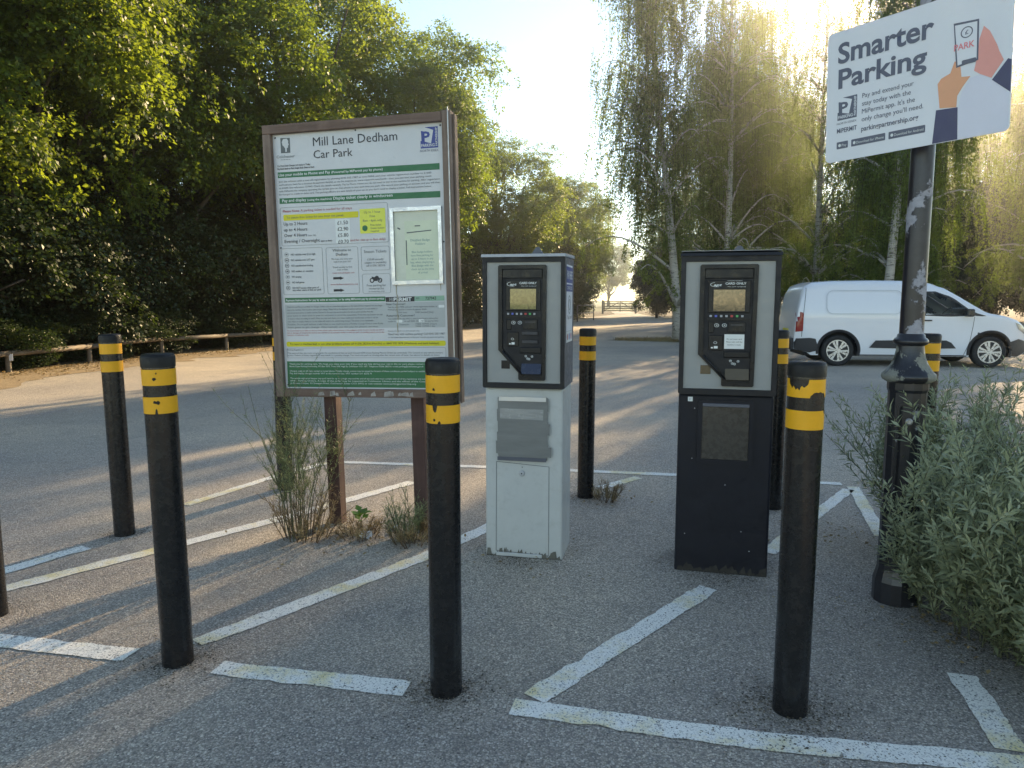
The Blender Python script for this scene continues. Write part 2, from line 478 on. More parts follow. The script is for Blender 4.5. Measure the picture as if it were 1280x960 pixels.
M['screen_b'] = screen_mat('screen_amber', (0.05, 0.045, 0.035), (0.22, 0.15, 0.09), (0.03, 0.028, 0.022))
for k, c in (('btn_grey', (0.35, 0.36, 0.38)), ('btn_red', (0.5, 0.05, 0.05)), ('btn_green', (0.05, 0.4, 0.12)), ('btn_blue', (0.08, 0.12, 0.5)), ('btn_yellow', (0.6, 0.5, 0.1))):
    M[k] = simple(k, c, 0.4, var=0.04)
M['iron'] = flaking_mat('flaking_black_iron', (0.013, 0.013, 0.016), (0.40, 0.40, 0.42), 6.0, 0.63)
M['iron_shaft'] = flaking_mat('flaking_black_shaft', (0.014, 0.013, 0.018), (0.40, 0.40, 0.44), 3.2, 0.535)
M['iron_bell'] = flaking_mat('lichened_iron', (0.014, 0.014, 0.017), (0.26, 0.26, 0.22), 11.0, 0.50)
M['van'] = simple('van_white', (0.70, 0.73, 0.78), 0.22, var=0.02, vs=2, rvar=0.05, dirt=0.05, dirtc=(0.5, 0.5, 0.48))
M['van'].node_tree.nodes['Principled BSDF'].inputs['Coat Weight'].default_value = 0.5
M['van_black'] = simple('van_black_plastic', (0.022, 0.022, 0.026), 0.55, var=0.1)
M['van_seam'] = simple('van_seam', (0.05, 0.052, 0.058), 0.6, var=0.05)
M['van_shade'] = simple('van_groove_shade', (0.40, 0.43, 0.47), 0.35, var=0.03)  # van white greyed, paints shade on the load bay pressing
M['van_glass'] = glassy('van_glass', (0.80, 0.85, 0.83), 0.88)
M['tyre'] = simple('tyre_rubber', (0.018, 0.018, 0.019), 0.8, var=0.15, bmp=0.1)
M['rim'] = simple('wheel_silver', (0.50, 0.51, 0.53), 0.32, metal=0.7, var=0.05)
M['rim_dark'] = simple('wheel_dark', (0.02, 0.02, 0.022), 0.6, var=0.1)
M['tail_red'] = simple('tail_lamp_red', (0.28, 0.012, 0.015), 0.15, var=0.1)
M['lamp_clear'] = simple('headlamp', (0.35, 0.38, 0.40), 0.12, metal=0.4, var=0.15, vs=30)
M['seat'] = simple('seat_cloth', (0.04, 0.04, 0.045), 0.9, var=0.2)
M['bark'] = bark_mat('bark', (0.035, 0.028, 0.02), (0.10, 0.08, 0.06))
M['birch_bark'] = bark_mat('birch_bark', (0.38, 0.36, 0.33), (0.55, 0.53, 0.49), True)
M['leaf_oak'] = leafmat('leaf_sycamore', (0.018, 0.042, 0.012), (0.06, 0.11, 0.028), (0.36, 0.50, 0.05), 0.40)
M['leaf_oak2'] = leafmat('leaf_field_maple', (0.02, 0.047, 0.014), (0.066, 0.12, 0.03), (0.40, 0.52, 0.055), 0.42)
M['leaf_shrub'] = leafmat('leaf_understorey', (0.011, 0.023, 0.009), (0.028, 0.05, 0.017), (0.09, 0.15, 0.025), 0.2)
M['leaf_birch'] = leafmat('leaf_birch', (0.05, 0.075, 0.025), (0.12, 0.155, 0.045), (0.38, 0.52, 0.09), 0.38)
M['leaf_dark'] = leafmat('leaf_conifer', (0.012, 0.022, 0.011), (0.03, 0.045, 0.02), (0.05, 0.08, 0.02), 0.15)
M['leaf_willow'] = leafmat('leaf_willowherb', (0.23, 0.27, 0.185), (0.44, 0.48, 0.34), (0.36, 0.42, 0.2), 0.30)
M['leaf_weed'] = leafmat('leaf_fleabane', (0.12, 0.165, 0.08), (0.27, 0.32, 0.17), (0.3, 0.36, 0.14), 0.28)
M['leaf_bright'] = leafmat('leaf_alkanet', (0.05, 0.13, 0.02), (0.10, 0.24, 0.04), (0.2, 0.4, 0.05), 0.3)
M['straw'] = leafmat('straw', (0.16, 0.11, 0.055), (0.36, 0.27, 0.15), (0.35, 0.25, 0.1), 0.2)
M['stem'] = simple('stem_green', (0.10, 0.105, 0.055), 0.7, var=0.25)
M['stem_brown'] = simple('stem_brown', (0.12, 0.075, 0.045), 0.8, var=0.3)
M['petal'] = simple('petal_pink', (0.62, 0.33, 0.56), 0.6, var=0.1)
M['petal_seed'] = simple('seed_white', (0.55, 0.55, 0.53), 0.8, var=0.1)
M['grit'] = leafmat('grit', (0.08, 0.08, 0.08), (0.40, 0.37, 0.32), (0.1, 0.1, 0.1), 0.0, 0.85)
M['soilbits'] = leafmat('soil_crumbs', (0.05, 0.042, 0.034), (0.22, 0.18, 0.14), (0.1, 0.1, 0.1), 0.0, 0.95)
M['white_plastic'] = simple('white_plastic', (0.72, 0.75, 0.80), 0.35, var=0.04)
M['kerb'] = simple('kerb_stone', (0.24, 0.235, 0.22), 0.85, var=0.15, vs=8, bmp=0.2, bs=120)
M['mirror'] = simple('mirror_black', (0.02, 0.02, 0.022), 0.3)
M['gate_wood'] = wood_mat('gate_timber', (0.14, 0.12, 0.10), (0.26, 0.23, 0.19), 14, axis=(0.1, 1, 1))

# ------------------------------------------------------------------ mass geometry (leaves, grit) from arrays
def quads(name, V, tint, m, parent=None):
    """V: (n,4,3) quads, tint per quad"""
    n = len(V)
    me = bpy.data.meshes.new(name)
    me.vertices.add(n * 4); me.vertices.foreach_set('co', np.ascontiguousarray(V, np.float32).ravel())
    me.loops.add(n * 4); me.loops.foreach_set('vertex_index', np.arange(n * 4, dtype=np.int32))
    me.polygons.add(n); me.polygons.foreach_set('loop_start', np.arange(0, n * 4, 4, dtype=np.int32))
    a = me.attributes.new('tint', 'FLOAT', 'POINT')
    a.data.foreach_set('value', np.repeat(np.asarray(tint, np.float32), 4))
    me.update(calc_edges=True)
    return link(name, me, m, parent)

def unit(a):
    return a / np.maximum(1e-9, np.linalg.norm(a, axis=-1, keepdims=True))

def leafquads(P, Nn, U, L, W, fold=0.12):
    """diamond leaf folded on its midrib; P base, Nn rough normal, U tip direction"""
    U = unit(U); Sd = unit(np.cross(Nn, U)); Nn = np.cross(U, Sd)
    L = np.asarray(L)[:, None]; W = np.asarray(W)[:, None]
    mid = P + U * L * 0.45
    V = np.empty((len(P), 4, 3))
    V[:, 0] = P; V[:, 1] = mid + Sd * W * 0.5 + Nn * L * fold; V[:, 2] = P + U * L; V[:, 3] = mid - Sd * W * 0.5 + Nn * L * fold
    return V

def rot_bend(rng, p0, p1, n, wob):
    pts = [np.array(p0) * (1 - t) + np.array(p1) * t for t in np.linspace(0, 1, n)]
    for i in range(1, n - 1): pts[i] = pts[i] + rng.normal(0, wob, 3) * np.array([1, 1, 0.5])
    return pts

def broadleaf(name, seed, H, Rr, base, nl, ns, nk, leafL, m, bark, trunk_r=0.22, lean=(0, 0), rl=(0.26, 0.42)):
    """a crown of leafy lobes on limbs; returns the tree's root"""
    rng = np.random.default_rng(seed)
    root = empty(name)
    cz = (base + H) / 2; az = (H - base) / 2
    d = unit(rng.normal(0, 1, (nl, 3)))
    fr = rng.uniform(0.42, 0.86, nl) ** 0.8
    C = np.stack([d[:, 0] * Rr * fr, d[:, 1] * Rr * fr, cz + d[:, 2] * az * fr], 1) + np.array([lean[0], lean[1], 0])
    rad = Rr * rng.uniform(rl[0], rl[1], nl)
    # sprays over each lobe
    li = np.repeat(np.arange(nl), ns)
    out = unit(C - np.array([lean[0] * .5, lean[1] * .5, cz - az * 0.3]))
    sdv = unit(rng.normal(0, 1, (nl * ns, 3)) + 0.45 * out[li] + np.array([0, 0, 0.30]))
    sp = C[li] + sdv * (rad[li] * rng.uniform(0.55, 1.08, nl * ns))[:, None] * np.array([1, 1, 0.8])
    sn = unit(sdv * 0.6 + np.array([0, 0, 0.7]) + rng.normal(0, 0.35, (nl * ns, 3)))
    # leaves in each spray
    k = np.repeat(np.arange(nl * ns), nk); n = len(k)
    t1 = unit(np.cross(sn, rng.normal(0, 1, (nl * ns, 3)))); t2 = np.cross(sn, t1)
    a = rng.uniform(0, 2 * np.pi, n); rr = np.sqrt(rng.uniform(0, 1, n)) * leafL * rng.uniform(1.6, 3.2, n)
    u = t1[k] * np.cos(a)[:, None] + t2[k] * np.sin(a)[:, None]
    P = sp[k] + u * rr[:, None] + sn[k] * (rng.normal(0, 0.45, n) * leafL)[:, None]
    tip = u + np.array([0, 0, -0.35]) + sdv[k] * 0.3 + rng.normal(0, 0.35, (n, 3))
    nn = sn[k] + rng.normal(0, 0.5, (n, 3))
    L = leafL * rng.uniform(0.65, 1.25, n)
    V = leafquads(P, nn, tip, L, L * rng.uniform(0.55, 0.85, n))
    lt = rng.uniform(0.1, 0.9, nl)
    tint = np.clip(lt[li][k] * 0.5 + rng.uniform(0, 0.6, n), 0, 1)
    quads('crown', V, tint, m, root)
    # trunk and limbs
    mb = MB()
    top = np.array([lean[0], lean[1], base + (H - base) * 0.72])
    tp = rot_bend(rng, (0, 0, -0.1), top, 9, 0.14)
    tr = list(np.linspace(trunk_r, trunk_r * 0.25, 9)); tr[0] *= 1.35
    mb.tube(tp, tr, 10)
    for i in rng.permutation(nl)[:min(nl, 16)]:
        t = np.clip((C[i][2] - base * 0.2) / H * rng.uniform(0.45, 0.8), 0.15, 0.9)
        s0 = tp[int(t * 8)]
        mb.tube(rot_bend(rng, s0, C[i], 6, 0.16), list(np.linspace(trunk_r * 0.42, 0.02, 6)), 6)
    mb.build('trunk', bark, root)
    return root

def birch(name, seed, H, Rr, ns, per, m, leanv=(0.0, 0.0), low=1.6, trunk_r=0.17, leafL=0.070):
    rng = np.random.default_rng(seed)
    root = empty(name)
    mb = MB()
    nT = 12
    tp = [np.array([leanv[0] * (t ** 1.3) + 0.12 * math.sin(3 * t + seed), leanv[1] * t + 0.10 * math.cos(4 * t + seed), -0.1 + t * (H * 0.93)]) for t in np.linspace(0, 1, nT)]
    tr = [trunk_r * (1 - 0.88 * t) for t in np.linspace(0, 1, nT)]; tr[0] *= 1.4
    mb.tube(tp, tr, 10)
    bp = []           # points along the boughs where strands hang
    for b in range(74):
        t = rng.uniform(0.16, 0.97)
        i = int(t * (nT - 1)); s0 = tp[i]
        a = rng.uniform(0, 2 * np.pi)
        ln = Rr * (1.12 - 0.60 * t) * rng.uniform(0.5, 1.12)
        rise = ln * rng.uniform(0.35, 0.95)
        e = s0 + np.array([math.cos(a) * ln, math.sin(a) * ln, rise])
        mid = s0 * 0.5 + e * 0.5 + np.array([0, 0, ln * 0.16])
        pts = [s0 * (1 - q) ** 2 + mid * 2 * q * (1 - q) + e * q * q - np.array([0, 0, 0.35 * ln * q ** 4]) for q in np.linspace(0, 1, 8)]
        r0 = max(0.012, tr[i] * 0.42)
        mb.tube(pts, list(np.linspace(r0, 0.008, 8)), 5)
        bp += [(pts[j] * (1 - f) + pts[j + 1] * f) for j in range(1, 7) for f in (0.0, 0.5)]
    bp = np.array(bp)
    mb.build('trunk', M['birch_bark'], root)
    # hanging strands
    idx = rng.integers(0, len(bp), ns)
    s0 = bp[idx] + rng.normal(0, 0.22, (ns, 3))
    ln = rng.uniform(0.5, 1.0, ns) ** 1.0 * rng.uniform(0.7, 4.2, ns)
    ln = np.minimum(ln, np.maximum(0.3, s0[:, 2] - low - rng.uniform(0, 1.6, ns)))
    outv = unit(np.stack([s0[:, 0] - leanv[0] * .5, s0[:, 1] - leanv[1] * .5, np.zeros(ns)], 1)) * rng.uniform(0.0, 0.35, ns)[:, None]
    tw = MB()
    for q in range(ns):
        p0 = s0[q]; p2 = p0 + outv[q] + np.array([0, 0, -ln[q]]); p1 = p0 + outv[q] * 0.9 + np.array([0, 0, -ln[q] * 0.4])
        tw.tube([p0, p1, p2], [0.006, 0.0045, 0.002], 3, caps=False)
    tw.build('twigs', M['bark'], root)['kind'] = 'stuff'
    t = rng.uniform(0, 1, (ns, per)); lt = t.ravel()
    k = np.repeat(np.arange(ns), per); n = len(k)
    side = rng.normal(0, 1, (n, 3)) * np.array([1, 1, 0.25])
    P = s0[k] + outv[k] * np.sqrt(lt)[:, None] + np.array([0, 0, -1.0]) * (ln[k] * lt)[:, None] + unit(side) * (rng.uniform(0.0, 0.10, n))[:, None]
    tip = unit(side) * 0.55 + np.array([0, 0, -1.0]) + rng.normal(0, 0.3, (n, 3))
    L = leafL * rng.uniform(0.6, 1.25, n)
    V = leafquads(P, side + rng.normal(0, 0.6, (n, 3)), tip, L, L * rng.uniform(0.6, 0.85, n))
    tint = np.clip(rng.uniform(0, 1, ns)[k] * 0.5 + rng.uniform(0, 0.6, n), 0, 1)
    quads('crown', V, tint, m, root)
    return root

def place(root, loc, rz=0, s=1.0, first=False, sz=None):
    o = root if first else copy_tree(root)
    o.location = loc; o.rotation_euler = (0, 0, R(rz)); o.scale = (s, s, sz or s)
    return o

# ------------------------------------------------------------------ ground, car park, verges
def flat(name, poly, z, m, kind='structure', cuts=0):
    bm = bmesh.new()
    vs = [bm.verts.new((x, y, z)) for x, y in poly]
    f = bm.faces.new(vs)
    if f.normal.z < 0 or f.calc_area() < 0: pass
    bm.normal_update()
    if bm.faces[:][0].normal.z < 0: bmesh.ops.reverse_faces(bm, faces=bm.faces[:])
    bmesh.ops.triangulate(bm, faces=bm.faces[:])
    me = bpy.data.meshes.new(name); bm.to_mesh(me); bm.free()
    o = link(name, me, m)
    o['kind'] = kind
    return o

flat('ground', [(-600, -200), (600, -200), (600, 900), (-600, 900)], -0.012, M['field'])
left_edge = [(-9.9, -12), (-9.75, 6), (-9.45, 13.3), (-8.8, 16.9), (-7.25, 21.1), (-4.6, 30), (-1.9, 41), (5.5, 56), (10.3, 72), (12.3, 90)]
def ragged(pts, amp, step=0.35, seed=1):
    out = []
    for (x0, y0), (x1, y1) in zip(pts[:-1], pts[1:]):
        n = max(1, int(math.hypot(x1 - x0, y1 - y0) / step))
        for k in range(n):
            t = k / n
            x, y = x0 + (x1 - x0) * t, y0 + (y1 - y0) * t
            q = mnoise.noise(Vector((x * 1.3, y * 1.3, seed)))
            q2 = mnoise.noise(Vector((x * 4.1, y * 4.1, seed + 7)))
            out.append((x + amp * (q + 0.5 * q2), y + amp * 0.3 * q2))
    out.append(pts[-1])
    return out
flat('earth_bank', [(-60, -15), (-60, 95)] + [(x + 0.3, y) for x, y in left_edge][::-1], -0.008, M['earth'])
lit_out = ragged(left_edge, 0.30, 0.35, 3)
flat('car_park', lit_out + [(14.6, 90), (13.0, 74), (12.2, 62), (14, 53), (22, 47), (60, 44), (60, -12)], 0.0, M['asphalt'])
# leaf litter along the left trees, widened and warmed to paint in sun warmth
flat('leaf_litter_strip', [(x - 0.8, y) for x, y in left_edge[1:8]] + [(x + 1.0 + 1.1 * abs(mnoise.noise(Vector((x, y, 2)))), y) for x, y in ragged(left_edge[1:8], 0.35, 0.3, 9)][::-1], 0.006, M['litter'])
# dry grass island below the birches, with a low kerb
isl = [(3.3, 25.2), (5.0, 24.2), (7.6, 22.6), (9.5, 19.8), (30, 18.6), (50, 18.2), (50, 29), (24, 29.5), (12, 28.2), (7.5, 27.2), (4.4, 26.4)]
flat('verge', ragged(isl + [isl[0]], 0.12, 0.4, 5), 0.006, M['drygrass_ground'])
mb = MB()
kx = [(7.62, 22.45), (9.45, 19.62), (30, 18.42), (50, 18.02)]
for (x0, y0), (x1, y1) in zip(kx[:-1], kx[1:]):
    d = Vector((x1 - x0, y1 - y0, 0)).normalized(); nrm = Vector((d.y, -d.x, 0)) * 0.06
    a, b = Vector((x0, y0, 0)), Vector((x1, y1, 0))
    vs = [a - nrm, a + nrm, b + nrm, b - nrm]
    mb.add([v + Vector((0, 0, -0.05)) for v in vs] + [v + Vector((0, 0, 0.10)) for v in vs], [(4, 5, 6, 7), (0, 1, 5, 4), (2, 3, 7, 6), (1, 2, 6, 5), (3, 0, 4, 7)])
tag(mb.build('kerb', M['kerb']), kind='structure')
flat('far_verge', [(14, 53.4), (22, 47.4), (60, 44.4), (90, 60), (60, 95), (16, 95), (14.8, 90), (13.2, 74), (12.4, 62)], -0.006, M['earth'])

# painted lines
def painted(pts, wid=0.1, seed=0, name='painted_line'):
    rng = random.Random(seed)
    P = []
    for (x0, y0), (x1, y1) in zip(pts[:-1], pts[1:]):
        n = max(2, int(math.hypot(x1 - x0, y1 - y0) / 0.02))
        P += [(x0 + (x1 - x0) * k / n, y0 + (y1 - y0) * k / n, math.atan2(y1 - y0, x1 - x0)) for k in range(n)]
    P.append((*pts[-1], P[-1][2]))
    vs = []; fs = []
    for i, (x, y, a) in enumerate(P):
        for s in (-1, 1):
            q = mnoise.noise(Vector((x * 9, y * 9, seed * 3 + s))) * 0.009 + mnoise.noise(Vector((x * 38, y * 38, seed * 3 + s))) * 0.007
            bite = max(0, mnoise.noise(Vector((x * 5, y * 5, seed * 5 + s * 2))) - 0.45) * 0.10
            h = wid / 2 + q - bite
            vs.append((x - math.sin(a) * h * s, y + math.cos(a) * h * s, 0.004))
        e0 = rng.uniform(-0.012, 0.012)
    for i in range(len(P) - 1):
        fs.append((2 * i, 2 * i + 2, 2 * i + 3, 2 * i + 1))
    mb = MB(); mb.add(vs, fs)
    o = mb.build(name, M['paint'])
    me = o.data
    bm = bmesh.new(); bm.from_mesh(me); bm.normal_update()
    if sum(f.normal.z for f in bm.faces) < 0: bmesh.ops.reverse_faces(bm, faces=bm.faces[:])
    bm.to_mesh(me); bm.free()
    o['kind'] = 'structure'
    return o
LINES = [
    [(-2.75, 3.05), (-1.48, 4.51), (-0.77, 5.44)],
    [(-2.75, 3.42), (-2.42, 3.96)],
    [(-2.24, 4.81), (-1.94, 5.51), (-1.60, 6.10)],
    [(-1.50, 6.13), (-0.24, 5.95), (1.31, 5.67), (2.52, 5.38)],
    [(0.66, 5.27), (1.0, 5.58)],
    [(2.57, 5.30), (2.20, 4.15)],
    [(2.50, 5.22), (1.42, 3.87)],
    [(-1.29, 2.81), (-0.46, 3.83), (-0.17, 4.29), (0.1, 4.75)],
    [(-2.3, 2.865), (-1.51, 2.71)],
    [(-1.13, 2.61), (-0.38, 2.46)],
    [(0.075, 2.40), (0.96, 3.38)],
    [(0.0, 2.345), (0.81, 2.145), (1.62, 2.02)],
    [(1.69, 2.56), (1.56, 2.10)],
]
for i, l in enumerate(LINES):
    far = l[0][1] > 4.6
    painted(l, 0.085 if far else 0.1, i + 1)

# ------------------------------------------------------------------ bollards
def make_bollard(loc, label, tilt=(0, 0), h=1.2, torn=None, spots_=None, seed=0):
    root = empty('bollard', (loc[0], loc[1], 0), 0, None, (R(tilt[0]), R(tilt[1])))
    tag(root, label, 'bollard', 'black and yellow bollards round the ticket machines')
    r = 0.0575
    MB().lathe([(r, -0.05), (r, h - 0.055), (r, h - 0.012), (r - 0.004, h - 0.004), (r - 0.012, h)], 32).build('post', M['bollard'], root)
    rc = r + 0.0022
    MB().lathe([(rc, h - 0.045), (rc + 0.0005, h - 0.010), (rc - 0.004, h + 0.001), (rc - 0.014, h + 0.004)], 32).build('cap', M['tape_black'], root)
    rng = random.Random(seed)
    for bi, (z0, z1) in enumerate(((h - 0.111, h - 0.052), (h - 0.215, h - 0.153))):
        n = 180; vs = []; fs = []
        for k in range(n + 1):
            a = 2 * math.pi * k / n
            lo, hi = z0, z1
            nz = mnoise.noise(Vector((math.cos(a) * 6, math.sin(a) * 6, seed * 3 + bi)))
            for tb, ta, tw_, td, ts in (torn or ()):
                da = (math.degrees(a) - ta + 180) % 360 - 180
                if tb == bi and abs(da) < tw_:
                    q = (1 - (da / tw_) ** 2) ** 0.45 * td * (1 + 0.45 * nz + 0.10 * mnoise.noise(Vector((a * 14, seed, bi))))
                    if ts == 'hi': hi = min(hi, z1 - (z1 - z0) * min(0.85, q))
                    else: lo = max(lo, z0 + (z1 - z0) * min(0.85, q))
            rr = r + 0.0012
            vs += [(rr * math.cos(a), rr * math.sin(a), lo), (rr * math.cos(a), rr * math.sin(a), hi)]
        for k in range(n): fs.append((2 * k, 2 * k + 2, 2 * k + 3, 2 * k + 1))
        mb = MB(); mb.add(vs, fs, 0, True)
        if spots_:
            for q in range(spots_[1]):
                a = R(spots_[0] + rng.uniform(-9, 9)); z = rng.uniform(z0 + 0.008, z1 - 0.012); sz = rng.uniform(0.003, 0.009)
                rr = r + 0.0019
                pl = []
                for e in range(9):
                    b = 2 * math.pi * e / 9; sc = sz * rng.uniform(0.5, 1.3)
                    aa = a + math.cos(b) * sc / rr; pl.append((rr * math.cos(aa), rr * math.sin(aa), z + math.sin(b) * sc))
                mb.add(pl, [tuple(range(9))], 1)
        mb.build('yellow_band', [M['yellow'], M['tape_black']], root)
    return root
make_bollard((-2.33, 4.2), 'leftmost whole bollard, standing alone on the tarmac left of the notice board', (0, -0.7), seed=1)
make_bollard((-1.30, 2.66), 'tall near bollard with chipped yellow bands at the left, in front of white line', (0, -0.6), torn=((1, 281, 5, 0.3, 'lo'),), spots_=(279, 2), seed=2)
make_bollard((-1.69, 5.25), 'bollard standing behind the left edge of the notice board and the tall weed', (0.4, 0.3), h=1.18, seed=3)
make_bollard((-0.237, 2.45), 'near bollard in front of the right side of the notice board', (0, 0), torn=((1, 247, 9, 0.35, 'hi'), (1, 262, 5, 0.15, 'lo')), spots_=(250, 1), seed=4)
make_bollard((0.525, 5.03), 'bollard between the grey ticket machine and the black ticket machine', (0.3, 0.2), seed=5)
make_bollard((1.765, 4.75), 'bollard mostly hidden behind the right side of the black ticket machine', (0, 0), seed=6)
make_bollard((0.955, 2.33), 'near bollard with badly torn yellow bands in front of the black machine', (0, 0.2), torn=((0, 222, 34, 0.50, 'hi'), (0, 290, 30, 0.32, 'lo'), (1, 330, 14, 0.2, 'hi')), seed=7)
make_bollard((2.46, 4.25), 'bollard behind the cast iron lamp post and the bushy plant', (0, 0.3), seed=8)
make_bollard((-2.322, 3.08), 'bollard cut off by the left edge of the picture', (0, -0.2), seed=9)

# ------------------------------------------------------------------ information board
sg = empty('notice_board', (-0.86, 4.29, 0), math.atan2(-0.26, 1.14))
sg.rotation_euler = (0, R(-1.1), math.atan2(-0.26, 1.14))
tag(sg, 'wooden framed car park notice board with printed tariff panel on two posts', 'notice board')
BW = 1.166; B0 = 0.82; B1 = 2.435; fw = 0.052
x0, x1 = -BW / 2, BW / 2
MB().box(x0, x0 + fw, -0.03, 0.05, B0, B1 - fw - 0.001, bev=0.004).build('frame_stile', M['wood'], sg)
MB().box(x1 - fw, x1, -0.03, 0.05, B0 - 0.02, B1 + 0.004, bev=0.004).build('frame_stile', M['wood'], sg)
MB().box(x0, x1 - fw - 0.001, -0.03, 0.05, B1 - fw, B1, bev=0.004).build('frame_rail', M['wood_h'], sg)
MB().box(x0 + fw + 0.001, x1 - fw - 0.001, -0.024, 0.045, B0, B0 + 0.05, bev=0.004).build('frame_rail', M['wood_h'], sg)
MB().box(x0 + 0.02, x1 - 0.02, 0.0, 0.012, B0 + 0.03, B1 - 0.02).build('panel', M['panel_white'], sg)
MB().box(x1 - 0.016, x1 - 0.010, -0.036, -0.0305, B0 + 0.02, B1 + 0.02).build('metal_strip', M['galv'], sg)
MB().box(x1 + 0.001, x1 + 0.014, 0.006, 0.06, B0 - 0.03, B1 - 0.01, bev=0.003).build('side_batten', M['wood'], sg)
for px in (-0.27, 0.30):
    MB().box(px - 0.04, px + 0.04, 0.052, 0.135, -0.15, B1 - 0.35, bev=0.005).build('post', M['post_wood'], sg)
mb = MB()
rng = random.Random(4)
for k in range(14):      # peeled, bleached patches on the bottom rail
    a = x0 + 0.25 + rng.random() * 0.62; ww = rng.uniform(0.015, 0.06)
    mb.sheet([(a, B0 + 0.012 + rng.uniform(-.006, .004)), (a + ww, B0 + 0.010 + rng.uniform(-.004, .008)), (a + ww * 0.8, B0 + 0.03 + rng.uniform(-.004, .012)), (a + ww * .1, B0 + 0.026 + rng.uniform(-.004, .012))], -0.0255)
mb.build('bleached_patch', simple('bleached_wood', (0.36, 0.33, 0.30), 0.8, var=0.3, vs=30), sg)['kind'] = 'stuff'
PX, PZ, KX, KZ = x0 + fw + 0.002, B0 + 0.052, 1.0, 1.0      # panel origin
sg_pw, sg_ph = BW - 2 * fw - 0.004, B1 - fw - B0 - 0.054
def pc(x, z): return (PX + x / 1.06 * sg_pw, PZ + z / 1.50 * sg_ph)
def patch(name, pts, m, y=-0.0008, par=sg):
    return MB().sheet([pc(*p) for p in pts], y).build(name, m, par)
def prect(name, a, b, c, d, m, y=-0.0008, r=0.006):
    q0 = pc(a, c); q1 = pc(b, d)
    return MB().sheet(rrect(q0[0], q1[0], q0[1], q1[1], r), y).build(name, m, sg)
def poutline(name, a, b, c, d, m, t=0.0022):
    q0 = pc(a, c); q1 = pc(b, d)
    return MB().ring(rrect(q0[0], q1[0], q0[1], q1[1], 0.012), rrect(q0[0] + t, q1[0] - t, q0[1] + t, q1[1] - t, 0.010), -0.0012, -0.0004).build(name, m, sg)
def pt(s, x, z, h, m='black_print', x2=None, bold=0.0, y=-0.0016, name='lettering', align='LEFT', **k):
    q = pc(x, z)
    wd = (x2 - x) / 1.06 * sg_pw if x2 else None
    return text_obj(sg, s, q[0], q[1], h / 1.5 * sg_ph, M[m], y, wd, bold, name, align, **k)
pt('Mill Lane Dedham', 0.2585, 1.422, 0.050, x2=0.786)
pt('Car Park', 0.2585, 1.352, 0.046, x2=0.507)
# town emblem: white profile on a grey block
patch('emblem', [(0.048, 1.482), (0.110, 1.479), (0.109, 1.394), (0.048, 1.3945)], M['grey_print'])
patch('emblem_profile', [(0.066, 1.474), (0.090, 1.476), (0.100, 1.462), (0.098, 1.452), (0.103, 1.440), (0.097, 1.437), (0.096, 1.424), (0.088, 1.421), (0.087, 1.402), (0.078, 1.400), (0.077, 1.420), (0.069, 1.432), (0.060, 1.440), (0.057, 1.458)], M['panel_white'], -0.0014)
pt('Colchester', 0.018, 1.367, 0.016, 'grey_print', 0.1366)
pt('~ ~ ~ ~', 0.045, 1.353, 0.010, 'grey_print', 0.108, bold=0.06)
b1_ = [pt('Car Park Daily Charges will Apply to Today', 0.0194, 1.317, 0.010, x2=0.235, bold=0.02), pt('Pay Both Bank to Park Single Both Sides to Rent', 0.0194, 1.300, 0.010, x2=0.26, bold=0.03)]
join_print('lettering', b1_, M['black_print'], sg)
def parking_logo(par, f, m, w, yb, side='PARTNERSHIP'):
    """blue badge with a slanted white field and a P; f maps unit square to local x, z"""
    MB().sheet([f(*p) for p in [(0, 0), (1, 0), (1, 1), (0.28, 1), (0.30, 0.94), (0.04, 0.82), (0.06, 0.36), (0, 0.36)]], yb).build('logo_block', M[m], par)
    MB().sheet([f(*p) for p in [(0.30, 0.98), (0.52, 0.92), (0.74, 0.84), (0.60, 0.22), (0.42, 0.27), (0.20, 0.33), (0.20, 0.80), (0.05, 0.84)]], yb - 0.0005).build('logo_field', M[w], par)
    q = f(0.10, 0.30); q2 = f(0.55, 0.80)
    text_obj(par, 'P', q[0], q[1], (q2[1] - q[1]) * 0.98, M[m], yb - 0.0010, (q2[0] - q[0]), 0.045)
    q = f(0.04, 0.07); q2 = f(0.80, 0.21)
    text_obj(par, 'PARKING', q[0], q[1], q2[1] - q[1], M[w], yb - 0.0010, q2[0] - q[0], 0.03)
    q = f(0.965, 0.08); q2 = f(0.85, 0.95)
    text_obj(par, side, q[0], q[1], q[0] - q2[0], M[w], yb - 0.0010, q2[1] - q[1], 0.03, rot=math.pi / 2)
parking_logo(sg, lambda a, b: pc(0.925 + a * 0.105, 1.3655 + b * 0.115), 'blue', 'panel_white', -0.0008)
pt('NORTH ESSEX', 0.922, 1.346, 0.013, 'slate_print', 1.031)
def bar(pts, m): return patch('heading_bar', pts, M[m])
bar([(0.019, 1.286), (1.034, 1.280), (1.034, 1.245), (0.019, 1.253)], 'green')
q_ = [pt('Use your mobile to Phone and Pay', 0.026, 1.262, 0.0155, 'white_print', 0.360, bold=0.02), pt('(Powered by MiPermit pay by phone)', 0.368, 1.261, 0.013, 'white_print', 0.690, bold=0.02)]
join_print('lettering', q_, M['white_print'], sg)
para = ['Join the scheme with a one-off registration by phoning 0345 505 1987 or text PARK and your vehicle registration number to 61600',
        "we'll call you back for a location & payment details) or via the internet at: www.mipermit.com/north - then you just text your parking needs",
        'to 61600. Site reference: 737943. Check the details carefully. Pay by Phone means you do not need to pay at the machine for parking. After registration',
        'with MiPermit the company operating the system you can then phone or text each time you park. We record your parking on account and you will then',
        "be charged to credit or debit card. The parking officers are sent details of your car so you don't need to display a ticket. Full instructions below."]
join_print('lettering', [pt(s, 0.023, 1.226 - i * 0.0185, 0.0105, 'grey_print', 1.034 - (0.05 if i in (0, 1, 4) else 0)) for i, s in enumerate(para)], M['grey_print'], sg)
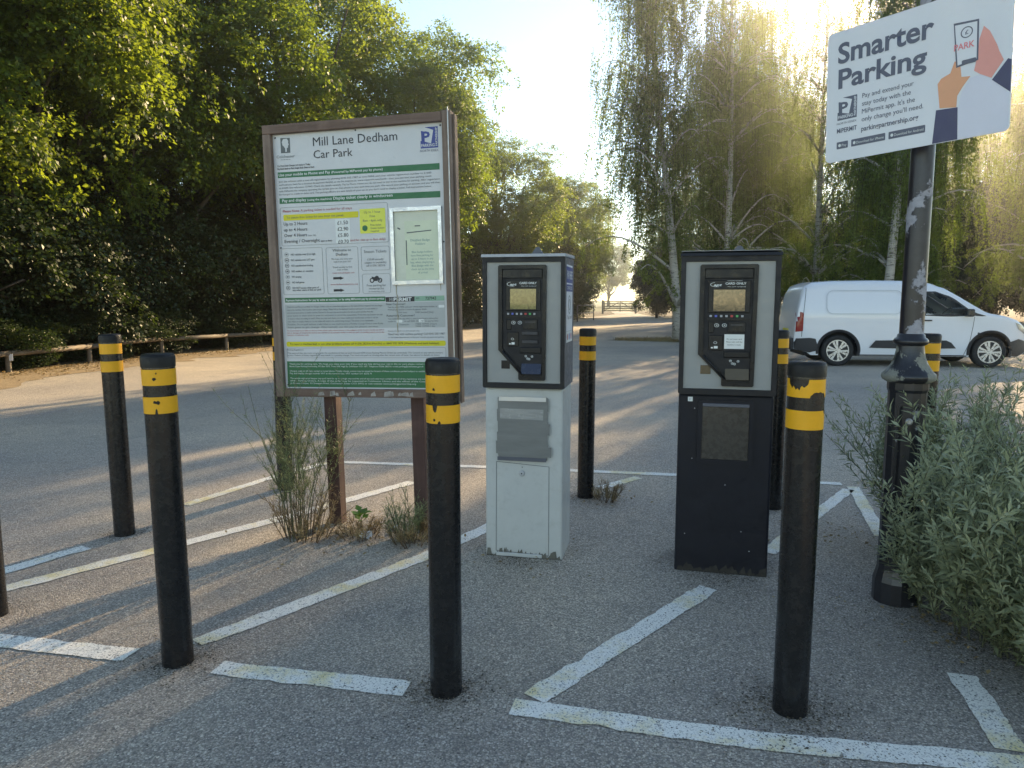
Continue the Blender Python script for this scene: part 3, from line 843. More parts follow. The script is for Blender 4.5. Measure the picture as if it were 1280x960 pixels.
bar([(0.022, 1.135), (1.034, 1.127), (1.033, 1.092), (0.021, 1.103)], 'green')
q_ = [pt('Pay and display', 0.040, 1.112, 0.0165, 'white_print', 0.198, bold=0.02), pt('(using the machine)', 0.204, 1.112, 0.012, 'white_print', 0.362, bold=0.02), pt('Display ticket clearly in windscreen', 0.372, 1.111, 0.0165, 'white_print', 0.745, bold=0.02)]
join_print('lettering', q_, M['white_print'], sg)
poutline('tariff_box', 0.021, 0.712, 0.855, 1.081, M['midgrey_print'])
join_print('lettering', [pt('Please Note:', 0.040, 1.052, 0.014, 'red_print', 0.150, bold=0.02), pt('A parking ticket is needed for all stays', 0.157, 1.052, 0.014, 'red_print', 0.488)], M['red_print'], sg)
prect('yellow_bar', 0.041, 0.527, 1.003, 1.038, M['yellow_print'])
pt('To obtain free ticket for one hour see panel', 0.062, 1.014, 0.013, 'grey_print', 0.43)
rows = [('Up to 2 Hours', 0.975, 0.1975, '£1.50', 0.967), ('up to 4 Hours', 0.941, 0.195, '£2.90', 0.931), ('Over 4 Hours', 0.908, 0.191, '£5.80', 0.895), ('Evening / Overnight', 0.873, 0.2733, '£0.70', 0.858)]
prect('price_strip', 0.378, 0.470, 0.858, 0.998, M['white_print'], r=0.002)
for s, z, xe, p_, zp in rows:
    pt(s, 0.041, z, 0.0185, x2=xe, bold=0.008)
    pt(p_, 0.391, zp, 0.021, x2=0.459, bold=0.008)
join_print('lettering', [pt('(max 10h)', 0.199, 0.908, 0.008, x2=0.25), pt('(6pm to 8am)', 0.281, 0.873, 0.008, x2=0.352, bold=0.03)], M['black_print'], sg)
pt('(and for visit up to 8am daily)', 0.468, 0.868, 0.0125, 'red_print', 0.690)
prect('yellow_sticker', 0.534, 0.695, 0.909, 1.049, M['yellow_sticker'], -0.0012)
join_print('lettering', [pt(s, 0.615, z, 0.0135, 'grey_print', align='CENTER', y=-0.0018) for s, z in (('Up to 1 hour', 1.024), ('Free', 1.000), ('8am - 6pm only', 0.976))] + [pt(s, 0.600, z, 0.011, 'grey_print', y=-0.0018) for s, z in (('Free ticket', 0.951), ('Green button', 0.933), ('required', 0.916))], M['grey_print'], sg)
MB().sheet([pc(*p) for p in ellipse(0.565, 0.939, 0.017, 0.017)], -0.0018).build('green_dot', M['green'], sg)
# rules boxes
poutline('rules_box', 0.016, 0.286, 0.565, 0.841, M['midgrey_print'])
rl_ = ['NO vehicles over 2.1m high', 'NO vehicles over 2.5T gvw', 'NO unauthorised trading', 'NO trailers or caravans', 'NO camping', 'NO ball games', 'DO NOT access other parts of', ]
it = []
for i, s in enumerate(rl_):
    z = 0.798 - i * 0.033
    it.append(pt(s, 0.078, z, 0.011, x2=0.078 + 0.0062 * len(s), bold=0.03))
    MB().ring([pc(*p) for p in ellipse(0.049, z + 0.006, 0.013, 0.013, 16)], [pc(*p) for p in ellipse(0.049, z + 0.006, 0.0108, 0.0108, 16)], -0.0014, -0.0005).build('rule_symbol', M['midgrey_print'] if i in (0, 4, 5) else M['black_print'], sg)
    patch('rule_symbol', [(0.043, z + 0.003), (0.055, z + 0.003), (0.053, z + 0.010), (0.045, z + 0.009)], M['black_print'], -0.0014)
it.append(pt('any other users of this car park', 0.078, 0.587, 0.011, x2=0.268, bold=0.03))
join_print('lettering', it, M['grey_print'], sg)
poutline('welcome_box', 0.308, 0.5146, 0.564, 0.837, M['midgrey_print'])
join_print('lettering', [pt('Welcome to', 0.411, 0.812, 0.016, align='CENTER', bold=0.01), pt('Dedham', 0.411, 0.787, 0.016, align='CENTER', bold=0.01)] + [pt(s, 0.411, z, 0.0095, align='CENTER') for s, z in (('We hope you enjoy your', 0.764), ('walk from your visit', 0.748), ('Travel sensibly by foot', 0.716), ('train or bike', 0.701))], M['grey_print'], sg)
join_print('lettering', [pt('www.visitcolchester.com', 0.345, 0.683, 0.009, 'red_print', 0.487), pt('www.dedhamvalesociety.org', 0.33, 0.616, 0.009, 'red_print', 0.505)], M['red_print'], sg)
for z in (0.656, 0.585):
    patch('arrow_symbol', [(0.348, z - 0.007), (0.392, z - 0.006), (0.392, z - 0.010), (0.418, z), (0.392, z + 0.010), (0.392, z + 0.007), (0.348, z + 0.007)], M['black_print'])
poutline('season_box', 0.5335, 0.713, 0.6955, 0.834, M['midgrey_print'])
join_print('lettering', [pt('Season Tickets', 0.623, 0.797, 0.0165, align='CENTER')] + [pt(s, 0.623, z, 0.0115, align='CENTER') for s, z in (('£30.00 annually', 0.754), ('subject to availability', 0.736), ('call 01206 282316', 0.718))], M['grey_print'], sg)
poutline('motorcycle_box', 0.5345, 0.7125, 0.562, 0.6765, M['midgrey_print'])
mb = MB()
for cx in (0.596, 0.646):
    mb.ring([pc(*p) for p in ellipse(cx, 0.638, 0.0145, 0.0145, 18)], [pc(*p) for p in ellipse(cx, 0.638, 0.0085, 0.0085, 18)], -0.0014, -0.0005)
mb.sheet([pc(*p) for p in [(0.594, 0.660), (0.612, 0.656), (0.624, 0.664), (0.636, 0.662), (0.650, 0.636), (0.645, 0.634), (0.634, 0.647), (0.628, 0.634), (0.610, 0.634), (0.598, 0.648)]], -0.0016)
mb.build('motorcycle_symbol', M['black_print'], sg)
join_print('lettering', [pt(s, 0.623, z, h, align='CENTER') for s, z, h in (('Free parking for', 0.603, 0.013), ('motorcycles', 0.585, 0.013), ('(in marked bays only)', 0.570, 0.008))], M['grey_print'], sg)
bar([(0.023, 0.547), (0.676, 0.543), (0.675, 0.515), (0.023, 0.519)], 'green')
pt('Payment Instructions: for pay by coins at machine, or by using MiPermit pay by phone service', 0.030, 0.526, 0.012, 'white_print', 0.668, bold=0.03)
bar([(0.858, 0.541), (1.040, 0.541), (1.040, 0.512), (0.858, 0.512)], 'green_pale')
pt('REF:', 0.868, 0.523, 0.010, 'grey_print', 0.89); pt('737943', 0.925, 0.519, 0.017, 'black_print', 0.99, bold=0.015)
bar([(0.677, 0.539), (0.858, 0.540), (0.857, 0.511), (0.678, 0.511)], 'black_print')
pt('Mi', 0.700, 0.515, 0.020, 'midgrey_print', 0.726, bold=0.05); pt('PERMIT', 0.728, 0.515, 0.020, 'white_print', 0.84, bold=0.04)
bar([(0.021, 0.507), (1.042, 0.508), (1.041, 0.360), (0.022, 0.362)], 'greyblock')
ins = ['Check the tariff board carefully for charges. Select coins or contactless payment to the value of time required and you begin',
       'stay at the machine. If the machine does not give change. Please follow the displayed machine instructions. In case below or',
       'alternatively pay by phone or another machine. Payment for the exact stay must be made at the time to avoid a penalty. Press the',
       'green button to obtain ticket or press the red button to cancel the transaction. Press the cap button to pay',
       'to issue a ticket according to tariff. When you exit and display the ticket inside your windscreen so that it can be',
       'seen. Failure to display tickets so it is not visible will result in the vehicle being charged. This ticket is non transferable',
       'Penalties: Do not park without a valid ticket as you could receive a Penalty Charge Notice even if you',
       'have gone to get change. Alternatively use the pay by phone service.']
join_print('lettering', [pt(s, 0.034, 0.487 - i * 0.0175, 0.010, 'grey_print', 0.655 - (0.03 * (i % 3))) for i, s in enumerate(ins)], M['grey_print'], sg)
rt = [('New Customer?', 0.68, 0.492, 0.80, 0.012), ('Text the word PARK and your vehicle registration number to', 0.688, 0.476, 0.995, 0.0095), ("We'll call you back for a location & payment details", 0.688, 0.461, 0.93, 0.0095), ('Then text:', 0.75, 0.444, 0.81, 0.0095), ('PARK [number] [stay]', 0.86, 0.444, 0.97, 0.0095),
      ('Returning Customer?', 0.68, 0.425, 0.855, 0.012), ('Text number (site, stay with) to extend your location and another', 0.688, 0.408, 1.0, 0.0095), ('number to', 0.688, 0.393, 0.735, 0.0095), ('or call 0345 505 1987 to pay by time', 0.79, 0.393, 1.0, 0.0095), ('Example:', 0.76, 0.374, 0.82, 0.0095), ('PARK 737943 2 hours', 0.86, 0.376, 0.99, 0.0095), ('PARK 737943 1 day', 0.86, 0.3635, 0.98, 0.009)]
join_print('lettering', [pt(s, a, z, h, 'grey_print', b, bold=0.02 if '?' in s else 0) for s, a, z, b, h in rt], M['grey_print'], sg)
for a, z in ((1.003, 0.472), (0.742, 0.390), (0.878, 0.391)):
    prect('number_pill', a, a + 0.036, z, z + 0.016, M['white_print'], -0.0014, 0.006)
join_print('lettering', [pt(s, 0.025, 0.345 - i * 0.0135, 0.009, 'red_print', e) for i, (s, e) in enumerate((('The Council shall not be liable for the loss of the vehicle, unless shown thereon to the negligence of the Council. Use the car park at', 0.66), ('risk or damage of whatsoever kind to any vehicles or its contents whilst on this car park, its ancillary and is not at the', 0.66), ('owners of vehicles only', 0.17)))], M['red_print'], sg)
join_print('lettering', [pt('Need help with cashless parking? Call 0345 505 1987', 0.685, 0.317, 0.0125, 'grey_print', 1.036), pt('or visit www.mipermit.com to find your nearest pay point and parking', 0.685, 0.300, 0.0085, 'grey_print', 1.03), pt('Download the app for your phone and park using', 0.685, 0.338, 0.0075, 'grey_print', 0.88)], M['grey_print'], sg)
MB().sheet(rrect(*[pc(0.017, 0)[0], pc(1.041, 0)[0]], pc(0, 0.252)[1], pc(0, 0.283)[1], 0.012), -0.0008).build('yellow_bar', M['yellow_print'], sg)
pt('To report a machine fault or any other problems please call 01206 282316 (Mon-Fri) or 0845 505 1878 (Weekends and bank holidays)', 0.040, 0.263, 0.0115, 'black_print', 1.00)
join_print('lettering', [pt(s, 0.022, z, 0.0095, 'grey_print', e) for s, z, e in (('Parking Regulations', 0.229, 0.13), ('The users of this site must comply with the conditions of this car park Council (Off-street Parking Places) Order (as amended). The Council or any vehicle owners', 0.209, 1.02), ('notice. Failure of these regulations may result in a penalty charge. You must not park or driving after the recent time of issue. See above to details on times', 0.195, 1.0))], M['grey_print'], sg)
poutline('regulation_box', 0.017, 1.041, 0.183, 0.245, M['midgrey_print'])
patch('green_block', [(0.014, 0.163), (1.045, 0.158), (1.048, 0.006), (0.012, 0.006)], M['green'])
gt = [(0.143, 0.97, "Thank you for parking here. We hope you enjoy your visit. If you need any help during your visit in the car park please contact us"), (0.128, 0.95, 'North Essex Parking Partnership. PO Box 5575, Town Hall, High St, Colchester CO1 1ET. Telephone 01206 282316. e-mail parking@colchester.gov.uk'),
      (0.100, 0.98, 'Charges apply on all days, except as noted above. Penalty charge notices may be issued for breach of these conditions parked subject to conditions'), (0.085, 0.62, 'Pay and display charges include VAT at the current rate. VAT number 211 6272 71'),
      (0.055, 1.0, 'The vehicle registered keeper may park here for up to a single stay and the end of any such stay must comply with all of the regulations and conditions'), (0.040, 0.98, 'of the Parking Orders. A copy of the order may be inspected at Colchester Library and the offices of the Council'), (0.025, 0.90, 'at Rowan House, 33 Sheepen Road, Colchester, Essex CO3 3WG or visit website www.parkingpartnership.org')]
join_print('lettering', [pt(s, 0.030, z, 0.0092, 'white_print', e - 0.05) for z, e, s in gt], M['white_print'], sg)
# snap frame notice
nf0, nf1 = pc(0.727, 0.609), pc(1.040, 1.0445)
def rect4(a, b, c, d): return [(a, c), (b, c), (b, d), (a, d)]
notice = MB().ring(rect4(nf0[0], nf1[0], nf0[1], nf1[1]), rect4(nf0[0] + 0.021, nf1[0] - 0.021, nf0[1] + 0.021, nf1[1] - 0.021), -0.016, -0.0006).build('poster_frame', M['alu'], sg)
MB().box(nf0[0] + 0.0215, nf1[0] - 0.0215, -0.004, -0.0009, nf0[1] + 0.0215, nf1[1] - 0.0215).build('poster_paper', M['paper'], notice)
q0 = pc(0.80, 0.64); q1 = pc(1.00, 0.95)
MB().sheet(rect4(q0[0] + 0.012, q1[0] + 0.016, q0[1] - 0.004, q1[1] + 0.018), -0.0045).build('poster_sheet', simple('lime_paper', (0.60, 0.66, 0.50), 0.6, var=0.06), notice)
def np_(s, x, z, h, m, wdt=None, al='CENTER', **k):
    q = pc(x, z); return text_obj(notice, s, q[0], q[1], h, M[m], -0.0052, wdt, 0.0, 'lettering', al, **k)
join_print('lettering', [np_('Disabled Badge', 0.905, 0.853, 0.0135, 'teal_print'), np_('Holders', 0.905, 0.832, 0.0135, 'teal_print')] + [np_(s, 0.915, 0.787 - i * 0.0195, 0.0115, 'teal_print') for i, s in enumerate(('Blue badge holders', 'have free parking for', 'up to 3 hours in any', 'bay, when displaying a', 'Blue Badge with the', 'clock set to the time', 'of arrival'))], M['teal_print'], notice)
mb = MB()
mb.sheet([pc(*p) for p in [(0.825, 0.899), (0.975, 0.909), (0.975, 0.914), (0.825, 0.905)]], -0.0054)
mb.sheet([pc(*p) for p in [(0.768, 0.928), (0.785, 0.920), (0.786, 0.928), (0.770, 0.936)]], -0.0054)
mb.sheet([pc(*p) for p in [(0.875, 0.936), (0.908, 0.936), (0.908, 0.942), (0.875, 0.942)]], -0.0054)
mb.sheet([pc(*p) for p in [(0.817, 0.72), (0.823, 0.72), (0.823, 0.86), (0.817, 0.86)]], -0.0054)
mb.build('paper_mark', M['grey_print'], notice)
mb = MB()
for k in range(5):
    xx = 0.744 + 0.004 * (k % 2); 
    mb.sheet([pc(*p) for p in [(xx, 0.606 - k * 0.055), (xx + 0.006, 0.606 - k * 0.055), (xx + 0.0045, 0.552 - k * 0.055), (xx + 0.001, 0.552 - k * 0.055)]], -0.0024)
mb.sheet([pc(*p) for p in [(1.018, 0.607), (1.023, 0.607), (1.0215, 0.57), (1.019, 0.57)]], -0.0024)
mb.build('rust_stain', M['rust'], sg)['kind'] = 'stuff'
for x, z in ((0.014, 1.484), (1.045, 1.485), (0.53, 1.494), (0.014, 0.845), (1.046, 0.845), (0.013, 0.02), (1.045, 0.02)):
    q = pc(x, z); MB().lathe([(0.005, 0), (0.005, 0.0015), (0.003, 0.003)], 10).build('screw', M['screw'], sg).matrix_local = Matrix.Translation((q[0], -0.0003, q[1])) @ Matrix.Rotation(R(90), 4, 'X')

# ------------------------------------------------------------------ ticket machines
def ticket_machine(loc, yaw, variant, label):
    root = empty('ticket_machine', (loc[0], loc[1], 0), R(yaw))
    tag(root, label, 'ticket machine', 'car park ticket machines')
    Wd, D, ZP, ZT = 0.43, 0.33, 0.935, 1.625
    a = variant == 'grey'
    pm = M['pedestal_grey'] if a else M['pedestal_black']
    hp = Wd / 2 - (0.003 if a else 0.0)
    ped = MB().box(-hp, hp, 0.004, D, -0.03, ZP - 0.001, bev=0.012).build('pedestal', pm, root)
    fc = lambda X, Y: (-Wd / 2 + (X - 75) / 470 * Wd, ZP + (885 - Y) / 785 * (ZT - ZP))
    if a:
        zz = lambda X, Y: (-Wd / 2 + (X - 58) / 377 * Wd, 0.0 + (872 - Y) / 815 * ZP)
        # door lines, lock and the taped over window
        mb = MB(); dl = [zz(112, 845), zz(368, 855), zz(368, 425), zz(115, 410)]
        for i in range(4):
            p, q = Vector((*dl[i], 0)), Vector((*dl[(i + 1) % 4], 0)); d = (q - p).normalized(); nn = Vector((-d.y, d.x, 0)) * 0.0014
            mb.sheet([(v.x, v.y) for v in (p - nn, q - nn, q + nn, p + nn)], 0.0025)
        mb.build('access_door_gap', M['grey_print'], ped)
        c = zz(238, 462)
        lk = MB().lathe([(0.0165, 0), (0.0165, 0.004), (0.012, 0.007), (0.006, 0.007)], 20).build('lock', M['lid_grey'], ped)
        lk.matrix_local = Matrix.Translation((c[0], 0.004, c[1])) @ Matrix.Rotation(R(90), 4, 'X')
        MB().sheet(ellipse(c[0], c[1], 0.004, 0.004, 12), -0.0036).build('keyhole', M['screw'], ped)
        MB().sheet(ellipse(zz(240, 432)[0], zz(240, 432)[1], 0.003, 0.003, 8), 0.0025).build('keyhole', M['screw'], ped)
        p0, p1 = zz(125, 395), zz(360, 100)
        wnd = MB().box(p0[0], p1[0], -0.010, 0.004, p0[1], p1[1], bev=0.004).build('taped_window', M['duct'], ped)
        tl = lambda x_0, x_1, z_0, z_1, y, m, nm='tape_strip': MB().sheet([(x_0, z_0 + 0.002), (x_1, z_0 - 0.002), (x_1 + 0.002, z_1 - 0.001), (x_0 - 0.001, z_1 + 0.001)], y).build(nm, m, wnd)
        for k in range(5):
            zt = p1[1] - 0.004 - k * 0.062
            tl(p0[0] - 0.004 * (k % 2), p1[0] + 0.005 * ((k + 1) % 2), zt - 0.066, zt, -0.0108 - 0.0004 * (k % 2), M['duct'])
        tl(p0[0] + 0.012, p1[0] - 0.022, p1[1] - 0.118, p1[1] - 0.062, -0.0118, M['duct_shiny'])
        tl(p0[0] - 0.010, p0[0] + 0.010, p0[1] + 0.03, p0[1] + 0.10, -0.0116, M['duct'])
        tl(p1[0] - 0.010, p1[0] + 0.022, p0[1] + 0.02, p0[1] + 0.075, -0.0116, M['duct'])
        tl(p1[0] - 0.008, p1[0] + 0.013, p0[1] + 0.14, p0[1] + 0.20, -0.0116, M['duct'])
        MB().prism(rect4(p0[0] + 0.006, p1[0] - 0.006, p1[1] - 0.020, p1[1] + 0.003), -0.016, -0.0115).build('window_ledge', M['alu'], wnd)
        MB().prism(rect4(p0[0] - 0.002, p1[0] - 0.004, p0[1] - 0.006, p0[1] + 0.014), -0.015, -0.0115).build('window_ledge', M['cab_slate'], wnd)
        # stuck grime at the foot
        rng = random.Random(3)
        mb = MB()
        for k in range(70):
            x = rng.uniform(-hp + .002, hp - 0.012); ww = rng.uniform(0.006, 0.035); hh = 0.006 + 0.05 * rng.random() ** 2.2
            mb.sheet([(x, 0.0), (min(hp, x + ww), 0.0), (min(hp, x + ww * 0.7), hh), (x + ww * 0.2, hh * rng.uniform(0.4, 1))], 0.0030 - 0.00003 * k)
        mb.build('grime', M['grime'], ped)['kind'] = 'stuff'
        MB().box(-hp + 0.06, hp - 0.11, -0.004, 0.01, 0.004, 0.024, bev=0.003).build('foot_strip', M['pedestal_grey'], ped)
    else:
        wnd = MB().ring(rrect(-0.125, 0.128, 0.575, 0.905, 0.012), rrect(-0.105, 0.108, 0.60, 0.885, 0.006), -0.006, 0.006).build('blank_window', M['pedestal_black'], ped)
        MB().box(-0.104, 0.107, 0.0012, 0.006, 0.601, 0.884).build('window_pane', simple('smoked_pane', (0.045, 0.041, 0.036), 0.28, var=0.15, vs=12, bmp=0.08, bs=14), wnd)
        MB().box(-0.104, 0.107, -0.0095, 0.0, 0.872, 0.889, bev=0.002).build('window_ledge', M['cab_slate'], wnd)
        MB().box(-0.172, -0.150, 0.002, 0.0038, 0.895, 0.918).build('number_tag', M['white_print'], ped)
        text_obj(ped, '1', -0.164, 0.900, 0.012, M['grey_print'], 0.0012)
        for x, z in ((-0.14, 0.86), (-0.146, 0.60), (0.01, 0.47), (0.09, 0.23), (-0.17, 0.20), (0.13, 0.13)):
            MB().sheet(ellipse(x, z, 0.0028, 0.0028, 8), 0.003).build('paint_chip', M['lid_grey'], ped)
        mb = MB(); rng = random.Random(8)
        for k in range(30):
            x = rng.uniform(-hp + .004, hp - 0.03); ww = rng.uniform(0.02, 0.07); hh = rng.uniform(0.008, 0.05)
            mb.sheet([(x, 0.0), (min(hp - .003, x + ww), 0.0), (min(hp - .004, x + ww * 0.7), hh), (x + ww * 0.2, hh * rng.uniform(0.4, 1))], 0.0032 - 0.00002 * k)
        mb.build('grime', simple('grime_dark', (0.035, 0.031, 0.026), 0.95, var=0.3, vs=30), ped)
    # cabinet
    hw = Wd / 2 + 0.004
    cab = MB().box(-hw, hw, 0.0, D + 0.01, ZP, ZT, bev=0.006).build('cabinet', M['cab_slate'] if a else M['cab_dark'], root)
    MB().ring(rrect(-hw, hw, ZP, ZT, 0.010), rrect(-hw + 0.021, hw - 0.021, ZP + 0.027, ZT - 0.028, 0.005), -0.022, -0.0006).build('door_frame', M['cab_dark'], cab)
    MB().box(-hw + 0.0225, hw - 0.0225, -0.010, -0.0008, ZP + 0.0285, ZT - 0.0295).build('face_plate', M['face_grey'], cab)
    lid = MB()
    lid.add([(-hw - 0.004, -0.034, ZT - 0.003), (hw + 0.004, -0.034, ZT - 0.003), (hw + 0.004, D + 0.012, ZT + 0.004), (-hw - 0.004, D + 0.012, ZT + 0.004),
             (-hw - 0.002, -0.030, ZT + 0.012), (hw + 0.002, -0.030, ZT + 0.012), (hw + 0.002, D + 0.010, ZT + 0.020), (-hw - 0.002, D + 0.010, ZT + 0.020)],
            [(0, 3, 2, 1), (4, 5, 6, 7), (0, 1, 5, 4), (1, 2, 6, 5), (2, 3, 7, 6), (3, 0, 4, 7)])
    lid.build('lid', M['lid_grey'] if a else M['cab_dark'], cab)
    if not a: MB().box(-hw, hw, -0.031, D, ZT + 0.0205, ZT + 0.0225).build('lid_sheet', M['lid_grey'], cab)
    ant = MB().prism([(0.0, 0.0), (0.062, 0.0), (0.046, 0.032), (0.036, 0.038), (0.024, 0.036), (0.012, 0.02)], -0.012, 0.012).build('aerial', M['cab_slate'], cab)
    ant.location = (0.02 if a else 0.01, 0.12, ZT + 0.018)
    # moulded control panel
    pts = [(172, 150), (438, 150), (445, 158), (440, 828), (433, 835), (290, 835), (283, 828), (283, 790), (165, 655), (165, 158)]
    outer = [fc(*p) for p in pts]
    inn = [(190, 172), (420, 172), (424, 176), (420, 806), (416, 811), (312, 811), (307, 806), (304, 778), (188, 645), (187, 176)]
    inner = [fc(*p) for p in inn]
    MB().ring(outer, inner, -0.024, -0.0102).build('control_bezel', M['blackplastic'], cab)
    pan = MB().prism(inner, -0.0145, -0.0104).build('control_panel', M['blackplastic2'], cab)
    def rc(nm, X0, X1, Y0, Y1, y0, m, par=None, y1=-0.0147, bev=0.0):
        p, q = fc(X0, Y1), fc(X1, Y0)
        return MB().box(p[0], q[0], y0, y1, p[1], q[1], bev=bev).build(nm, M[m], par or pan)
    rc('upper_visor', 190, 420, 175, 228, -0.0215, 'blackplastic', bev=0.003)
    sbz = rc('screen_surround', 208, 410, 238, 420, -0.0185, 'blackplastic', bev=0.003)
    p, q = fc(233, 410), fc(385, 290)
    MB().sheet(rrect(p[0], q[0], p[1], q[1], 0.003), -0.0190).build('screen', M['screen_a'] if a else M['screen_b'], sbz)
    MB().ring(rrect(p[0] - 0.004, q[0] + 0.004, p[1] - 0.004, q[1] + 0.004, 0.004), rrect(p[0], q[0], p[1], q[1], 0.003), -0.0215, -0.0187).build('screen_trim', M['blackplastic2'], sbz)
    b = fc(288, 262); e = fc(388, 250)
    text_obj(sbz, 'CARD ONLY', b[0], b[1], 0.0105, M['white_print'], -0.0192, e[0] - b[0], 0.03)
    b = fc(300, 276); text_obj(sbz, 'No cash accepted', b[0], b[1], 0.0042, M['white_print'], -0.0192, fc(385, 0)[0] - b[0])
    if not a:
        b = fc(298, 243); text_obj(sbz, 'Contactless accepted', b[0], b[1], 0.0042, M['white_print'], -0.0192, fc(368, 0)[0] - b[0])
    b = fc(232, 270); text_obj(sbz, 'apt', b[0], b[1], 0.0115, M['white_print'], -0.0192, fc(272, 0)[0] - b[0], 0.04, shear=0.25)
    mb = MB(); c = fc(248, 262)
    o_ = [(c[0] + 0.030 * math.cos(R(q)), c[1] + 0.012 * math.sin(R(q))) for q in range(110, 300, 12)]
    i_ = [(c[0] + 0.0275 * math.cos(R(q)), c[1] + 0.0105 * math.sin(R(q))) for q in range(110, 300, 12)]
    mb.sheet(o_ + i_[::-1], -0.0192); mb.build('logo_swoosh', M['white_print'], sbz)
    for i, k in enumerate(('btn_grey', 'btn_blue', 'btn_grey', 'btn_grey', 'btn_red', 'btn_green', 'btn_grey')):
        X = 216 + i * 25.5
        rc('button', X, X + 12, 432, 444, -0.0185, k, bev=0.0008)
    rc('button_ledge', 205, 415, 452, 460, -0.0205, 'blackplastic')
    rd = rc('card_reader', 308, 392, 470, 528, -0.0195, 'blackplastic', bev=0.002)
    rc('card_slot', 320, 382, 482, 492, -0.0202, 'screw', rd, -0.0196)
    rc('coin_return', 212, 240, 470, 532, -0.0170, 'blackplastic', bev=0.003)
    mb = MB()
    for X in (252, 290):
        c = fc(X, 490)
        mb.ring(ellipse(c[0], c[1], 0.011, 0.009, 14), ellipse(c[0], c[1], 0.0090, 0.007, 14), -0.0153, -0.0148)
        mb.sheet([(c[0] - 0.004, c[1] - 0.002), (c[0] + 0.005, c[1] - 0.001), (c[0] + 0.001, c[1] + 0.004)], -0.0153)
    mb.build('card_symbol', M['white_print'], pan)
    kp = rc('contactless_pad', 216, 284, 545, 632, -0.0185, 'blackplastic', bev=0.003)
    mb = MB(); c = fc(243, 614)
    mb.sheet(rect4(c[0] - 0.014, c[0] - 0.005, c[1] - 0.006, c[1] + 0.001), -0.0190)
    mb.sheet(rect4(c[0] - 0.001, c[0] + 0.016, c[1] - 0.006, c[1] + 0.006), -0.0190)
    c = fc(248, 588); mb.ring(ellipse(c[0], c[1], 0.008, 0.006, 12), ellipse(c[0], c[1], 0.006, 0.0045, 12), -0.0191, -0.0187)
    mb.build('contactless_symbol', M['white_print'], kp)
    if a:
        for Y in (540, 592):
            sl = rc('ticket_slot', 300, 398, Y, Y + 24, -0.0190, 'blackplastic', bev=0.002)
            for k in range(3):
                rc('slot_line', 304, 392, Y + 5 + k * 6, Y + 7 + k * 6, -0.0196, 'cab_slate', sl, -0.01915)
    else:
        st = rc('paper_sticker', 292, 388, 540, 622, -0.0158, 'white_print')
        b = fc(298, 566)
        join_print('lettering', [text_obj(st, s, fc(340, 0)[0], fc(0, Y)[1], 0.0062, M['grey_print'], -0.0163, None, 0.02, align='CENTER') for s, Y in (('Do not cover card', 570), ('Please wait until the', 586), ('machine is ready', 602))], M['grey_print'], st)
    rc('lower_ledge', 292, 415, 636, 672, -0.0200, 'blackplastic', bev=0.004)
    mb = MB()
    for X, Y in ((325, 690), (345, 708), (362, 692), (335, 705)):
        c = fc(X, Y); mb.ring(ellipse(c[0], c[1], 0.006, 0.006, 12), ellipse(c[0], c[1], 0.0045, 0.0045, 12), -0.0153, -0.0148)
        mb.sheet([(c[0] - 0.004, c[1] - 0.001), (c[0] + 0.005, c[1]), (c[0] + 0.001, c[1] + 0.003)], -0.0153)
    mb.build('ticket_symbol', M['white_print'], pan)
    # sloping ticket tray
    p, q = fc(300, 800), fc(415, 735)
    tr = MB(); tr.add([(p[0], -0.034, p[1] + 0.004), (q[0], -0.034, p[1] + 0.004), (q[0], -0.0150, q[1]), (p[0], -0.0150, q[1]), (p[0], -0.0150, p[1]), (q[0], -0.0150, p[1])],
                      [(0, 1, 2, 3), (4, 5, 1, 0), (0, 3, 4), (1, 5, 2)])
    tr.build('ticket_tray', M['tray_blue'] if a else M['brown_plate'], pan)
    p, q = fc(190, 690), fc(300, 790)
    MB().tube([(fc(178, 660)[0] + 0.012, -0.026, fc(178, 660)[1]), (fc(300, 796)[0] + 0.004, -0.028, fc(300, 796)[1])], 0.006, 8).build('tray_rim', M['blackplastic'], pan)
    p, q = fc(180, 768), fc(230, 718)
    MB().box(p[0], q[0], -0.0125, -0.0102, p[1], q[1], bev=0.001).build('maker_plate', M['blackplastic'] if a else M['brown_plate'], cab)
    if a:      # poster on the right hand side
        xs = hw + 0.0015
        po = empty('side_poster', (xs, 0.0, 0.0), R(90), cab)
        po2 = po
        MB().sheet(rect4(0.03, 0.27, 1.235, 1.585), 0.0).build('poster_sheet', M['sign_white'], po)
        MB().sheet(rect4(0.03, 0.27, 1.49, 1.575), -0.0006).build('poster_band', M['blue'], po)
        MB().sheet(rect4(0.03, 0.27, 1.445, 1.482), -0.0006).build('poster_band', M['blue'], po)
        text_obj(po, 'PAY HERE', 0.045, 1.512, 0.042, M['white_print'], -0.0012, 0.21, 0.03)
        text_obj(po, 'CONTACTLESS', 0.05, 1.456, 0.016, M['white_print'], -0.0012, 0.20, 0.02)
        MB().ring(ellipse(0.15, 1.375, 0.05, 0.05), ellipse(0.15, 1.375, 0.044, 0.044), -0.001, -0.0003).build('poster_symbol', M['midgrey_print'], po)
        MB().ring(ellipse(0.15, 1.375, 0.03, 0.03), ellipse(0.15, 1.375, 0.025, 0.025), -0.001, -0.0003).build('poster_symbol', M['midgrey_print'], po)
        text_obj(po, 'Tap card', 0.06, 1.30, 0.018, M['grey_print'], -0.0012, 0.18)
        MB().sheet(rect4(0.03, 0.27, 1.175, 1.234), -0.0003).build('poster_sheet', M['white_print'], po)
        for xx, k in ((0.07, 'btn_red'), (0.14, 'btn_blue'), (0.21, 'btn_red')):
            MB().sheet(ellipse(xx + 0.012, 1.205, 0.018, 0.018, 14), -0.0009).build('card_emblem', M[k], po)
    return root
